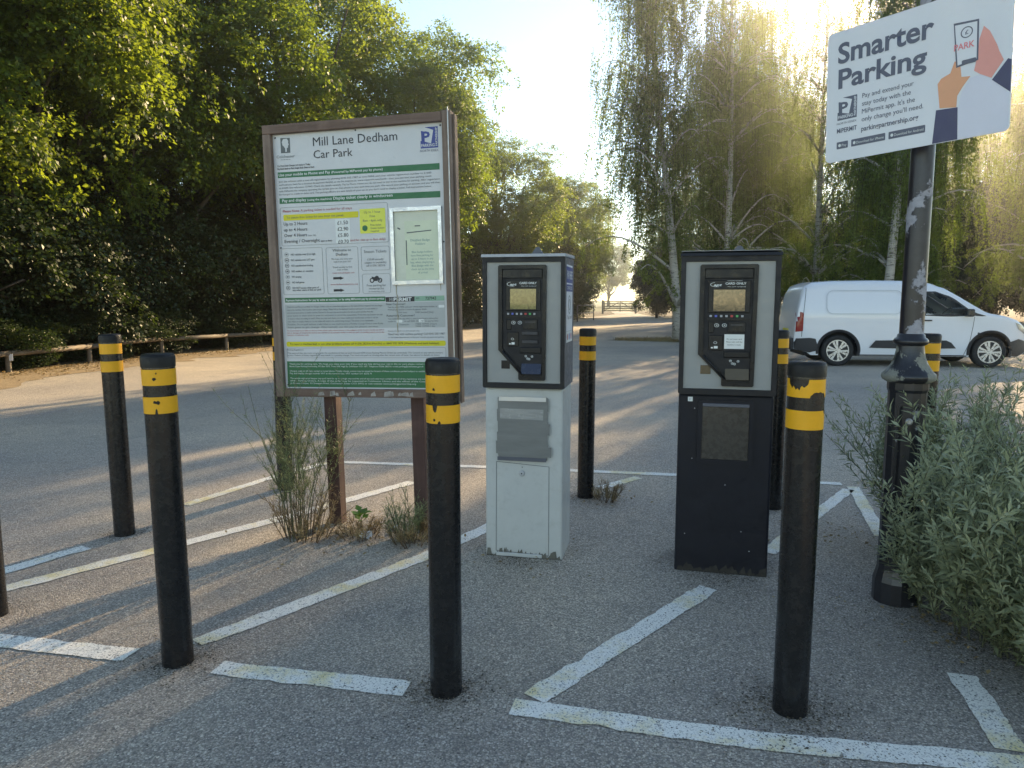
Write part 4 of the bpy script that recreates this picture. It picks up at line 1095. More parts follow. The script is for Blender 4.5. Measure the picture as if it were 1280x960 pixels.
# front centre points; the local front face lies in the plane y = 0 facing -y
ticket_machine((0.062, 3.80), -12.0, 'grey', 'grey ticket machine whose pedestal window is covered with duct tape')
m2 = ticket_machine((1.070, 3.57), -14.0, 'black', 'black ticket machine with white paper sticker on its control panel')
m2.scale = (1.07, 1.05, 0.995)

# ------------------------------------------------------------------ lamp post and its sign
lp = empty('lamp_post', (1.80, 3.25, 0))
tag(lp, 'old black cast iron lamp post with flaking paint beside the bushy plant', 'lamp post')
MB().lathe([(0.098, -0.05), (0.098, 0.10), (0.090, 0.13), (0.083, 0.16), (0.081, 0.30), (0.080, 0.985), (0.086, 1.0), (0.086, 1.03)], 14, smooth=False).build('base_column', M['iron'], lp)
MB().lathe([(0.088, 1.03), (0.108, 1.042), (0.113, 1.056), (0.110, 1.068), (0.094, 1.084), (0.076, 1.112), (0.064, 1.142), (0.058, 1.172), (0.056, 1.196)], 28).build('bell_collar', M['iron_bell'], lp)
MB().lathe([(0.056, 1.196), (0.068, 1.203), (0.073, 1.214), (0.068, 1.226), (0.058, 1.233), (0.056, 1.245), (0.050, 1.25)], 28).build('collar_ring', M['iron'], lp)
MB().lathe([(0.0495, 1.245), (0.0475, 2.2), (0.044, 3.2), (0.040, 4.2)], 24).build('shaft', M['iron_shaft'], lp)
pr = MB(); pr.ring(rrect(-0.05, 0.05, 0.45, 0.94, 0.02), rrect(-0.042, 0.042, 0.458, 0.932, 0.016), -0.0865, -0.078)
dr = pr.build('access_door', M['iron'], lp); dr.rotation_euler = (0, 0, R(-20))
kb = MB().lathe([(0.016, 0), (0.016, 0.006), (0.010, 0.010)], 14).build('door_lock', M['galv'], lp)
kb.matrix_local = Matrix.Rotation(R(-20), 4, 'Z') @ Matrix.Translation((0, -0.080, 0.86)) @ Matrix.Rotation(R(90), 4, 'X')

sp = empty('parking_sign')
SL, SRr = Vector((1.46, 3.45, 2.03)), Vector((1.924, 2.88, 2.052))
sp.location = SL
sp.rotation_euler = (0, 0, math.atan2(SRr.y - SL.y, SRr.x - SL.x))
tag(sp, 'white advertising sign about smarter parking bolted high on the lamp post', 'sign')
sp.rotation_mode = 'XYZ'
rollm = Matrix.Rotation(-R(1.7), 4, 'Y')
sp.matrix_world = Matrix.Translation(SL) @ Matrix.Rotation(math.atan2(SRr.y - SL.y, SRr.x - SL.x), 4, 'Z') @ rollm
PW, PH = 0.735, 0.575
MB().prism(rrect(0, PW, 0, PH, 0.022, 6), 0.0, 0.004).build('panel', M['sign_white'], sp)
MB().box(0.02, PW - 0.02, 0.0042, 0.022, 0.10, 0.13).build('rear_channel', M['galv'], sp)
MB().box(0.02, PW - 0.02, 0.0042, 0.022, 0.44, 0.47).build('rear_channel', M['galv'], sp)
def st_(s, x, z, h, m, x2=None, bold=0.0, y=-0.0016): return text_obj(sp, s, x, z, h, M[m], y, (x2 - x) if x2 else None, bold, res=4)
st_('Smarter', 0.050, 0.434, 0.086, 'slate_print', 0.452, 0.035)
st_('Parking', 0.054, 0.324, 0.082, 'slate_print', 0.428, 0.035)
parking_logo(sp, lambda u_, v_: (0.053 + u_ * 0.088, 0.182 + v_ * 0.098), 'slate_print', 'sign_white', -0.0008)
st_('NORTH ESSEX', 0.051, 0.163, 0.009, 'slate_print', 0.141)
st_('MiPERMIT', 0.052, 0.126, 0.020, 'slate_print', 0.143, 0.02)
for s, z, e in (('Pay and extend your', 0.258, 0.379), ('stay today with the', 0.224, 0.369), ("MiPermit app. It's the", 0.190, 0.386), ("only change you'll need.", 0.156, 0.42)):
    st_(s, 0.164, z, 0.020, 'slate_print', e)
st_('parkingpartnership.org', 0.163, 0.114, 0.021, 'slate_print', 0.402, 0.02)
for x_0, x_1, s in ((0.052, 0.104, 'Pay'), (0.119, 0.268, 'Download for iPhone'), (0.282, 0.430, 'Download for Android')):
    MB().sheet(rrect(x_0, x_1, 0.055, 0.086, 0.003), -0.0008).build('app_badge', M['slate_print'], sp)
    MB().sheet(ellipse(x_0 + 0.014, 0.070, 0.006, 0.007, 12), -0.0014).build('app_symbol', M['white_print'], sp)
    st_(s, x_0 + 0.024, 0.064, 0.011, 'white_print', x_1 - 0.006)
def sh(name, pts, m, y): return MB().sheet(pts, y).build(name, M[m], sp)
sh('printed_shirt', [(0.551, 0.124), (0.563, 0.185), (0.593, 0.233), (0.631, 0.239), (0.671, 0.206), (0.730, 0.140), (0.730, 0.010), (0.722, 0.003), (0.554, 0.003)], 'pale_print', -0.0006)
sh('printed_hand', [(0.483, 0.140), (0.4725, 0.239), (0.485, 0.257), (0.519, 0.270), (0.533, 0.312), (0.553, 0.306), (0.5605, 0.245), (0.5928, 0.240), (0.566, 0.205), (0.5473, 0.1743), (0.546, 0.130)], 'skin_print', -0.0010)
sh('printed_hand', [(0.667, 0.214), (0.7065, 0.272), (0.690, 0.31), (0.682, 0.335), (0.655, 0.395), (0.6335, 0.420), (0.620, 0.376), (0.6145, 0.31), (0.605, 0.257), (0.628, 0.238)], 'skin_print2', -0.0012)
sh('printed_sleeve', [(0.470, 0.135), (0.5505, 0.129), (0.5537, 0.002), (0.459, 0.002)], 'navy_print', -0.0012)
sh('printed_sleeve', [(0.669, 0.206), (0.721, 0.273), (0.733, 0.266), (0.733, 0.145)], 'navy_print', -0.0014)
MB().ring([(0.525, 0.461), (0.616, 0.452), (0.6185, 0.295), (0.540, 0.285)], [(0.530, 0.452), (0.610, 0.445), (0.6125, 0.302), (0.545, 0.293)], -0.0016, -0.0009).build('printed_phone', M['slate_print'], sp)
sh('printed_phone_screen', [(0.530, 0.452), (0.610, 0.445), (0.6125, 0.302), (0.545, 0.293)], 'sign_white', -0.0014)
MB().ring(ellipse(0.574, 0.414, 0.022, 0.022), ellipse(0.574, 0.414, 0.018, 0.018), -0.0022, -0.0015).build('printed_coin', M['slate_print'], sp)
st_('£', 0.568, 0.406, 0.016, 'slate_print', 0.580, 0.02, -0.0022)
st_('PARK', 0.530, 0.352, 0.024, 'pink_print', 0.604, 0.03, -0.0022)
sh('printed_pill', rrect(0.560, 0.611, 0.290, 0.308, 0.004), 'slate_print', -0.0022)
for z in (0.115, 0.455):     # clips round the shaft
    c = sp.matrix_world.inverted() @ Vector((1.80, 3.25, 2.0))
    MB().box(c.x - 0.055, c.x + 0.055, 0.0225, max(0.03, c.y - 0.035), z - 0.012, z + 0.012).build('clip', M['galv'], sp)

# ------------------------------------------------------------------ van
def make_van():
    root = empty('van')
    tag(root, 'white panel van parked behind the lamp post under the birches', 'van')
    Lv = 4.75; XR, XF = 0.886, 3.861; RA = 0.395
    topk = [(0.0, 0.60), (0.02, 0.98), (0.06, 1.28), (0.12, 1.55), (0.20, 1.70), (0.34, 1.765), (0.8, 1.80), (1.6, 1.81), (2.3, 1.795), (2.7, 1.745), (2.95, 1.64), (3.2, 1.49), (3.5, 1.30), (3.72, 1.165), (3.82, 1.125), (4.1, 1.075), (4.4, 0.985), (4.58, 0.88), (4.69, 0.74), (4.735, 0.60), (4.75, 0.50)]
    def lerp(tab, x):
        for (a, b), (c, d) in zip(tab[:-1], tab[1:]):
            if x <= c: return b + (d - b) * max(0, (x - a)) / (c - a)
        return tab[-1][1]
    def zt(x): return lerp(topk, x)
    def zb(x):
        z = 0.23
        if x < 0.3: z = 0.28 + (0.3 - x) * 0.25
        if x > 4.45: z = 0.22 + (x - 4.45) * 0.35
        for c in (XR, XF):
            if abs(x - c) < RA: z = max(z, 0.33 + math.sqrt(RA * RA - (x - c) ** 2))
        return z
    def hw(x, z):
        v = 0.92
        if x > 3.9: v -= 0.42 * ((x - 3.9) / 0.85) ** 2.4
        if x < 0.30: v -= 0.10 * ((0.30 - x) / 0.30) ** 2
        if z > 1.05: v -= 0.13 * ((z - 1.05) / 0.75) ** 1.5
        if z < 0.45: v -= 0.03 * ((0.45 - z) / 0.25) ** 2
        t = zt(x); rr = 0.13 if x < 2.9 else 0.07
        if z > t - rr:
            q = min(1, (z - (t - rr)) / rr); v -= (0.13 if x < 2.9 else 0.06) * (1 - math.sqrt(max(0, 1 - q * q * 0.97)))
        # character lines: shallow recess of the load bay panel
        return max(0.05, v)
    xs = sorted(set([0, 0.01, 0.02, 0.04, 0.06, 0.09, 0.12, 0.16, 0.2, 0.26, 0.34, 4.5, 4.55, 4.6, 4.64, 4.67, 4.69, 4.715, 4.735, 4.75] + [round(0.04 * k, 3) for k in range(10, 113)] + [XR - RA, XR + RA, XF - RA, XF + RA, XR - RA + .01, XR + RA - .01, XF - RA + .01, XF + RA - .01]))
    nr = 30
    glassP = [(2.56, 1.09), (2.56, 1.56), (2.78, 1.555), (3.02, 1.45), (3.30, 1.27), (3.52, 1.115), (3.50, 1.095)]
    def inside(p, poly):
        x, y = p; c = False; n = len(poly)
        for i in range(n):
            (a, b), (d, e) = poly[i], poly[(i + 1) % n]
            if (b > y) != (e > y) and x < (d - a) * (y - b) / (e - b) + a: c = not c
        return c
    mb = MB()
    grid = {}
    for sgn in (-1, 1):
        vs = []; fs = []
        for i, x in enumerate(xs):
            b, t = zb(x), zt(x)
            if t < b + 0.02: b = t - 0.02
            for j in range(nr + 1):
                u = 1 - (1 - j / nr) ** 1.25
                z = b + (t - b) * u
                vs.append((x, sgn * hw(x, z), z))
        for i in range(len(xs) - 1):
            for j in range(nr):
                q = (i * (nr + 1) + j, (i + 1) * (nr + 1) + j, (i + 1) * (nr + 1) + j + 1, i * (nr + 1) + j + 1)
                c = [(vs[k][0], vs[k][2]) for k in q]; cx = sum(p[0] for p in c) / 4; cz = sum(p[1] for p in c) / 4
                if inside((cx, cz), glassP): continue
                fs.append(q if sgn < 0 else q[::-1])
        mb.add(vs, fs, 0, True)
        grid[sgn] = vs
    # roof / screen / bonnet strip
    na = 10; vs = []; fs = []
    for i, x in enumerate(xs):
        h = hw(x, zt(x))
        for k in range(na + 1):
            u = -1 + 2 * k / na
            vs.append((x, u * h, zt(x) + 0.035 * (1 - u * u) * min(1, h)))
    for i in range(len(xs) - 1):
        cx = (xs[i] + xs[i + 1]) / 2
        for k in range(na):
            if 2.86 < cx < 3.70 and 0 < k < na - 1: continue
            fs.append((i * (na + 1) + k, (i + 1) * (na + 1) + k, (i + 1) * (na + 1) + k + 1, i * (na + 1) + k + 1))
    mb.add(vs, fs, 0, True)
    # rear and front closing faces, floor
    for x, s in ((0.0, 1), (4.75, -1)):
        z0, z1 = zb(x), zt(x)
        if z1 < z0 + 0.02: z0 = z1 - 0.02
        h0, h1 = hw(x, z0), hw(x, z1)
        f = [(x, -h0, z0), (x, h0, z0), (x, h1, z1), (x, -h1, z1)]
        mb.add(f, [(0, 3, 2, 1) if s > 0 else (0, 1, 2, 3)])
    body = mb.build('body', M['van'], root)
    MB().box(0.25, 4.5, -0.60, 0.60, 0.20, 0.42).build('underbody', M['van_black'], root)
    for c in (XR, XF):       # inner wheel housings
        MB().box(c - 0.42, c + 0.42, -0.62, 0.62, 0.30, 0.80).build('wheel_housing', M['rim_dark'], root)
    def skin(name, poly, off, m, sgn=-1, par=body, step=0.05, thick=0.0):
        """a panel that follows the body side, a few millimetres proud of it"""
        bm = bmesh.new()
        pl = []
        n = len(poly)
        for i in range(n):
            (a, b), (c, d) = poly[i], poly[(i + 1) % n]
            k = max(1, int(math.hypot(c - a, d - b) / step))
            pl += [(a + (c - a) * q / k, b + (d - b) * q / k) for q in range(k)]
        f = bm.faces.new([bm.verts.new((x, 0, z)) for x, z in pl])
        bmesh.ops.triangulate(bm, faces=[f])
        for _ in range(3):
            es = [e for e in bm.edges if e.calc_length() > step * 2.2]
            if not es: break
            bmesh.ops.subdivide_edges(bm, edges=es, cuts=1); bmesh.ops.triangulate(bm, faces=bm.faces[:])
        for v in bm.verts:
            v.co.y = sgn * (hw(v.co.x, v.co.z) + off)
        if thick:
            bmesh.ops.solidify(bm, geom=bm.faces[:], thickness=thick * 1)
        bm.normal_update()
        for fc_ in bm.faces: fc_.smooth = True
        me = bpy.data.meshes.new(name); bm.to_mesh(me); bm.free()
        return link(name, me, m, par)
    def seam(pts, sgn=-1, wd=0.010, m='van_seam', off=0.0025, name='panel_gap'):
        mb = MB(); P = []
        for (a, b), (c, d) in zip(pts[:-1], pts[1:]):
            k = max(2, int(math.hypot(c - a, d - b) / 0.05)); P += [(a + (c - a) * q / k, b + (d - b) * q / k) for q in range(k)]
        P.append(pts[-1]); vs = []
        for i, (x, z) in enumerate(P):
            a = P[max(0, i - 1)]; b = P[min(len(P) - 1, i + 1)]; dx, dz = b[0] - a[0], b[1] - a[1]; l = math.hypot(dx, dz) or 1
            for e in (-1, 1):
                X, Z = x - dz / l * wd / 2 * e, z + dx / l * wd / 2 * e
                vs.append((X, sgn * (hw(X, Z) + off), Z))
        mb.add(vs, [(2 * i, 2 * i + 2, 2 * i + 3, 2 * i + 1) for i in range(len(P) - 1)], 0, True)
        return mb.build(name, M[m], body)
    trim = [(2.50, 1.055), (2.50, 1.60), (2.80, 1.595), (3.06, 1.485), (3.36, 1.295), (3.72, 1.085), (3.68, 1.065)]
    for s in (-1, 1):
        inner = glassP
        gl = skin('side_window', glassP, -0.006, M['van_glass'], s)
        # black window surround as a band
        def band(nm, poly, wd):
            n = len(poly); cx = sum(p[0] for p in poly) / n; cz = sum(p[1] for p in poly) / n
            mb = MB(); vs = []
            P = []
            for i in range(n):
                (a, b), (c, d) = poly[i], poly[(i + 1) % n]; k = max(1, int(math.hypot(c - a, d - b) / 0.06))
                P += [(a + (c - a) * q / k, b + (d - b) * q / k) for q in range(k)]
            for x, z in P:
                l = math.hypot(x - cx, z - cz); ux, uz = (x - cx) / l, (z - cz) / l
                for e in (-0.6, 1.0):
                    X, Z = x + ux * wd * e, z + uz * wd * e; vs.append((X, s * (hw(X, Z) + 0.004), Z))
            m_ = len(P)
            mb.add(vs, [(2 * i, 2 * ((i + 1) % m_), 2 * ((i + 1) % m_) + 1, 2 * i + 1) for i in range(m_)], 0, True)
            mb.build(nm, M['van_black'], body)
        band('window_seal', glassP, 0.035)
        skin('quarter_trim', [(3.28, 1.10), (3.34, 1.245), (3.56, 1.13), (3.74, 1.075), (3.66, 1.065)], 0.005, M['van_black'], s)
        # load bay pressing: raised outline
        rr = rrect(0.62, 2.12, 1.11, 1.60, 0.14, 6); rr2 = [(x, z) for x, z in rr]
        seam(rr2 + [rr2[0]], s, 0.030, 'van', 0.012, 'panel_pressing'); seam(rr2 + [rr2[0]], s, 0.010, 'van_shade', 0.0135, 'groove_shade_line')  # the thin grey line paints shade along the raised outline
        seam([(2.33, 0.26), (2.36, 0.9), (2.36, 1.66)], s); seam([(3.36, 0.26), (3.46, 0.55), (3.50, 0.85), (3.52, 1.06)], s)
        seam([(2.33, 0.255), (3.36, 0.255)], s); seam([(0.14, 0.62), (0.15, 1.0), (0.21, 1.66)], s)
        seam([(0.75, 0.885), (0.95, 0.905), (1.2, 0.885)], s, 0.012, 'van', 0.006, 'panel_pressing')
        seam([(3.62, 0.86), (3.9, 0.90), (4.18, 0.86)], s, 0.012, 'van', 0.006, 'panel_pressing')
        skin('side_moulding', [(1.50, 0.40), (1.62, 0.555), (2.2, 0.565), (3.0, 0.565), (3.10, 0.52), (3.20, 0.40), (2.3, 0.385)], 0.016, M['van_black'], s)
        for c in (XR, XF):
            P = [(c + (RA - 0.004) * math.cos(R(q)), 0.33 + (RA - 0.004) * math.sin(R(q))) for q in range(-14, 195, 6)]
            Q = [(c + (RA + 0.055) * math.cos(R(q)), 0.33 + (RA + 0.055) * math.sin(R(q))) for q in range(-14, 195, 6)]
            mb = MB(); vs = []
            for p, q in zip(P, Q): vs += [(p[0], s * (hw(p[0], p[1]) - 0.02), p[1]), (p[0], s * (hw(p[0], p[1]) + 0.008), p[1]), (q[0], s * (hw(*q) + 0.006), q[1])]
            fs = []
            for i in range(len(P) - 1): fs += [(3 * i, 3 * i + 3, 3 * i + 4, 3 * i + 1), (3 * i + 1, 3 * i + 4, 3 * i + 5, 3 * i + 2)]
            mb.add(vs, fs, 0, True); mb.build('wheel_arch_trim', M['van_black'], body)
        skin('rear_bumper_side', [(0.0, 0.36), (0.0, 0.58), (0.30, 0.60), (0.42, 0.58), (0.46, 0.45), (0.50, 0.34), (0.30, 0.285), (0.1, 0.33)], 0.014, M['van_black'], s)
        skin('front_bumper_side', [(4.26, 0.25), (4.29, 0.42), (4.24, 0.54), (4.44, 0.60), (4.60, 0.56), (4.74, 0.46), (4.74, 0.34), (4.45, 0.23)], 0.014, M['van_black'], s)
        skin('tail_lamp', [(0.02, 0.72), (0.035, 1.13), (0.10, 1.15), (0.165, 1.13), (0.16, 0.74)], 0.008, M['tail_red'], s)
        skin('head_lamp', [(4.33, 0.94), (4.52, 0.885), (4.68, 0.70), (4.60, 0.70), (4.42, 0.80)], 0.008, M['lamp_clear'], s)
        skin('sill_trim', [(1.30, 0.235), (1.30, 0.255), (3.42, 0.255), (3.42, 0.235)], 0.006, M['van_black'], s)
        h = MB().box(2.52, 2.70, s * 0.94 - 0.012, s * 0.94 + 0.012, 0.965, 0.992, bev=0.004).build('door_handle', M['van_black'], body)
        y0 = s * (hw(3.4, 1.15) + 0.02)
        MB().box(3.30, 3.44, min(y0, y0 + s * 0.19), max(y0, y0 + s * 0.19), 1.06, 1.22, bev=0.03).build('wing_mirror', M['mirror'], body)
        rp = skin('repeater_lamp', rrect(3.595, 3.635, 0.70, 0.735, 0.012, 3), 0.005, M['van_seam'], s)
    # wind screen
    vs = []; fs = []; X = [x for x in xs if 2.84 <= x <= 3.74]
    for x in X:
        h = hw(x, zt(x)) * 0.82
        for k in range(9):
            u = -1 + k / 4; vs.append((x, u * h, zt(x) + 0.035 * (1 - (u * 0.82) ** 2) + 0.002))
    for i in range(len(X) - 1):
        for k in range(8): fs.append((i * 9 + k, (i + 1) * 9 + k, (i + 1) * 9 + k + 1, i * 9 + k + 1))
    mb = MB(); mb.add(vs, fs, 0, True); mb.build('windscreen', M['van_glass'], body)
    # rear bumper, rear window glass, number plate, front grille
    MB().box(-0.06, 0.05, -0.80, 0.80, 0.33, 0.58, bev=0.03).build('rear_bumper', M['van_black'], root)
    MB().box(4.70, 4.775, -0.55, 0.55, 0.26, 0.50, bev=0.03).build('front_bumper', M['van_black'], root)
    MB().box(-0.005, 0.012, -0.25, 0.25, 0.66, 0.77).build('number_plate', M['yellow_print'], root)
    # cabin
    MB().box(2.42, 2.46, -0.76, 0.76, 0.45, 1.70).build('bulkhead', M['seat'], root)
    for y in (-0.42, 0.42):
        st = MB().box(2.52, 3.02, y - 0.25, y + 0.25, 0.55, 0.78, bev=0.05).build('seat', M['seat'], root)
        mb = MB(); mb.add([(2.50, y - .24, .75), (2.62, y - .24, .75), (2.60, y - .22, 1.32), (2.50, y - .22, 1.32), (2.50, y + .24, .75), (2.62, y + .24, .75), (2.60, y + .22, 1.32), (2.50, y + .22, 1.32)], [(0, 1, 2, 3), (7, 6, 5, 4), (0, 4, 5, 1), (1, 5, 6, 2), (2, 6, 7, 3), (3, 7, 4, 0)])
        mb.build('seat_back', M['seat'], st); MB().box(2.51, 2.59, y - 0.12, y + 0.12, 1.34, 1.52, bev=0.03).build('head_rest', M['seat'], st)
    MB().box(3.25, 3.80, -0.76, 0.76, 0.55, 1.06, bev=0.05).build('dashboard', M['seat'], root)
    stw = MB(); c = Vector((3.16, -0.42, 1.08)); ring = []
    for k in range(25):
        a = 2 * math.pi * k / 24; ring.append(c + Vector((0.10 * math.sin(a), 0.18 * math.cos(a), 0.15 * math.sin(a))))
    stw.tube(ring, 0.014, 6, caps=False); stw.tube([c, c + Vector((0.2, 0, -0.12))], 0.03, 8); stw.build('steering_wheel', M['seat'], root)
    # wheels
    for cx in (XR, XF):
        for s in (-1, 1):
            wh = empty('wheel', (cx, s * 0.80, 0.33), 0, root)
            wh.rotation_euler = (R(90) if s < 0 else R(-90), 0, R(11 if cx == XR else 27) * 0)
            MB().lathe([(0.205, -0.09), (0.29, -0.105), (0.322, -0.09), (0.332, -0.06), (0.332, 0.06), (0.322, 0.09), (0.29, 0.105), (0.215, 0.095), (0.205, 0.06)], 40, cap=False).build('tyre', M['tyre'], wh)
            MB().lathe([(0.215, 0.094), (0.208, 0.088), (0.20, 0.05), (0.05, 0.045)], 40, cap=True).build('wheel_dish', M['rim_dark'], wh)
            rm = MB(); rm.ring([(0.214 * math.cos(2 * math.pi * k / 40), 0.214 * math.sin(2 * math.pi * k / 40)) for k in range(40)], [(0.196 * math.cos(2 * math.pi * k / 40), 0.196 * math.sin(2 * math.pi * k / 40)) for k in range(40)], 0.088, 0.097)
            for k in range(12):
                a = 2 * math.pi * k / 12 + (0.10 if k % 2 else -0.06)
                d = (math.cos(a), math.sin(a)); n_ = (-d[1], d[0])
                pl = [(d[0] * 0.05 + n_[0] * 0.012, d[1] * 0.05 + n_[1] * 0.012), (d[0] * 0.198 + n_[0] * 0.027, d[1] * 0.198 + n_[1] * 0.027), (d[0] * 0.198 - n_[0] * 0.020, d[1] * 0.198 - n_[1] * 0.020), (d[0] * 0.05 - n_[0] * 0.012, d[1] * 0.05 - n_[1] * 0.012)]
                rm.prism(pl, 0.080, 0.094)
            rm.prism(ellipse(0, 0, 0.055, 0.055, 20), 0.08, 0.097)
            o = rm.build('wheel_trim', M['rim'], wh); o.scale = (1.07, 1.07, 1.03)
            me = o.data       # prisms were made in the xz plane, turn them to face along local z
            co = np.empty(len(me.vertices) * 3, np.float32); me.vertices.foreach_get('co', co); co = co.reshape(-1, 3)
            me.vertices.foreach_set('co', np.stack([co[:, 0], co[:, 2], co[:, 1]], 1).astype(np.float32).ravel()); me.update(); me.flip_normals()
    return root
van = make_van()
vy = R(-8.5)
# rear near wheel contact sits at (6.93, 15.3)
c_, s_ = math.cos(vy), math.sin(vy)
lx, ly = 0.886, -0.90
van.location = (6.93 - (lx * c_ - ly * s_), 15.30 - (lx * s_ + ly * c_), 0.0)
van.rotation_euler = (0, 0, vy)

# ------------------------------------------------------------------ knee rail fence at the left
fence = empty('knee_rail_fence', (-9.6, 13.3, 0))
tag(fence, 'low timber knee rail along the leafy bank at the left', 'fence')
fp = [(-9.95, 9.6), (-9.85, 11.8), (-9.70, 13.9), (-9.35, 16.0), (-8.75, 18.1), (-7.95, 20.2), (-7.1, 22.3), (-6.3, 24.4), (-5.6, 26.5)]
fr_ = random.Random(2)
hs = [0.40 + fr_.uniform(-0.03, 0.03) for _ in fp]
O = Vector(fence.location)
for i, (x, y) in enumerate(fp):
    MB().lathe([(0.05, -0.1), (0.05, hs[i] - 0.05), (0.04, hs[i] - 0.03)], 10, c=(x - O.x - 0.06, y - O.y, 0)).build('post', M['rail_wood'], fence)
    if i < len(fp) - 1:
        x2, y2 = fp[i + 1]
        MB().tube([(x - O.x, y - O.y, hs[i]), ((x + x2) / 2 - O.x, (y + y2) / 2 - O.y, (hs[i] + hs[i + 1]) / 2 + fr_.uniform(-0.02, 0.02)), (x2 - O.x, y2 - O.y + 0.05, hs[i + 1] + fr_.uniform(-0.015, 0.015))], [0.055, 0.052, 0.054], 10).build('rail', M['rail_wood'], fence)
MB().box(-0.035 + (-9.645 + 9.6), 0.035 + (-9.645 + 9.6), 13.82 - O.y, 13.832 - O.y, 0.24, 0.37).build('reflector', M['white_plastic'], fence)

# ------------------------------------------------------------------ far gate, hand rail
gt_ = empty('field_gate', (9.4, 75, 0))
tag(gt_, 'distant timber field gate closing the lane between the trees', 'gate')
for z in (0.25, 0.48, 0.72, 0.97, 1.2):
    MB().box(0.1, 3.4, -0.03, 0.03, z, z + 0.09).build('bar', M['gate_wood'], gt_)
for x in (0.0, 3.42): MB().box(x - 0.09, x + 0.09, -0.09, 0.09, -0.1, 1.4).build('post', M['gate_wood'], gt_)
for x in (0.12, 1.75, 3.25): MB().box(x, x + 0.08, -0.055, -0.032, 0.2, 1.3).build('upright', M['gate_wood'], gt_)
MB().tube([(0.15, -0.06, 0.3), (1.75, -0.06, 1.25)], 0.035, 6).build('brace', M['gate_wood'], gt_)
MB().tube([(3.3, -0.06, 0.3), (1.8, -0.06, 1.25)], 0.035, 6).build('brace', M['gate_wood'], gt_)
hr = empty('hand_rail', (4.2, 46.5, 0))
tag(hr, 'thin grey metal hand rail beside the lane far behind the grey machine', 'rail')
MB().tube([(0, 0, -0.1), (0, 0, 1.05)], 0.035, 8).build('post', M['cab_slate'], hr)
MB().tube([(1.5, 4, -0.1), (1.5, 4, 1.05)], 0.035, 8).build('post', M['cab_slate'], hr)
MB().tube([(0, 0, 1.05), (1.5, 4, 1.05)], 0.035, 8).build('rail', M['cab_slate'], hr)
MB().tube([(0, 0, 0.55), (1.5, 4, 0.55)], 0.03, 8).build('rail', M['cab_slate'], hr)

# ------------------------------------------------------------------ trees
G_left = 'broadleaved trees along the left bank'
tA = broadleaf('broadleaf_tree', 11, 13.5, 4.8, 2.0, 70, 76, 30, 0.105, M['leaf_oak'], M['bark'], 0.30)
tB = broadleaf('broadleaf_tree', 23, 12.5, 4.3, 1.6, 64, 76, 30, 0.10, M['leaf_oak2'], M['bark'], 0.26)
LT = [
    (tA, True, (-12.6, 10.2, 0), 0, 1.0, 'near broadleaved tree whose sunlit boughs hang in at the top left corner'),
    (tB, True, (-12.4, 16.2, 0), 40, 1.10, 'dense dark broadleaved tree behind the rail, left of the notice board'),
    (tA, False, (-11.3, 22.0, 0), 130, 1.10, 'tall broadleaved tree rising straight behind the left half of the notice board'),
    (tB, False, (-8.6, 27.0, 0), 200, 1.16, 'tall sunlit broadleaved tree behind the top of the notice board'),
    (tA, False, (-5.1, 34.0, 0), 250, 1.06, 'round broadleaved tree standing against the sky right of the notice board'),
    (tB, False, (-0.9, 43.5, 0), 310, 0.92, 'smaller broadleaved tree directly behind the grey ticket machine'),
    (tA, False, (3.6, 53.0, 0), 20, 0.78, 'low broadleaved tree left of the distant gate'),
    (tB, False, (5.2, 65.0, 0), 150, 0.86, 'broadleaved tree left of the gap above the distant gate'),
    (tA, False, (16.4, 67.0, 0), 80, 0.92, 'broadleaved tree right of the gap above the distant gate'),
    (tB, False, (-19.5, 14.0, 0), 90, 1.1, 'broadleaved tree deep in the shade at the left edge behind the others'),
    (tA, False, (-18.0, 22.5, 0), 300, 1.15, 'broadleaved tree in the second row behind the left bank'),
]
for src, first, loc, rz, s, lab in LT:
    tag(place(src, loc, rz, s, first), lab, 'tree', G_left)
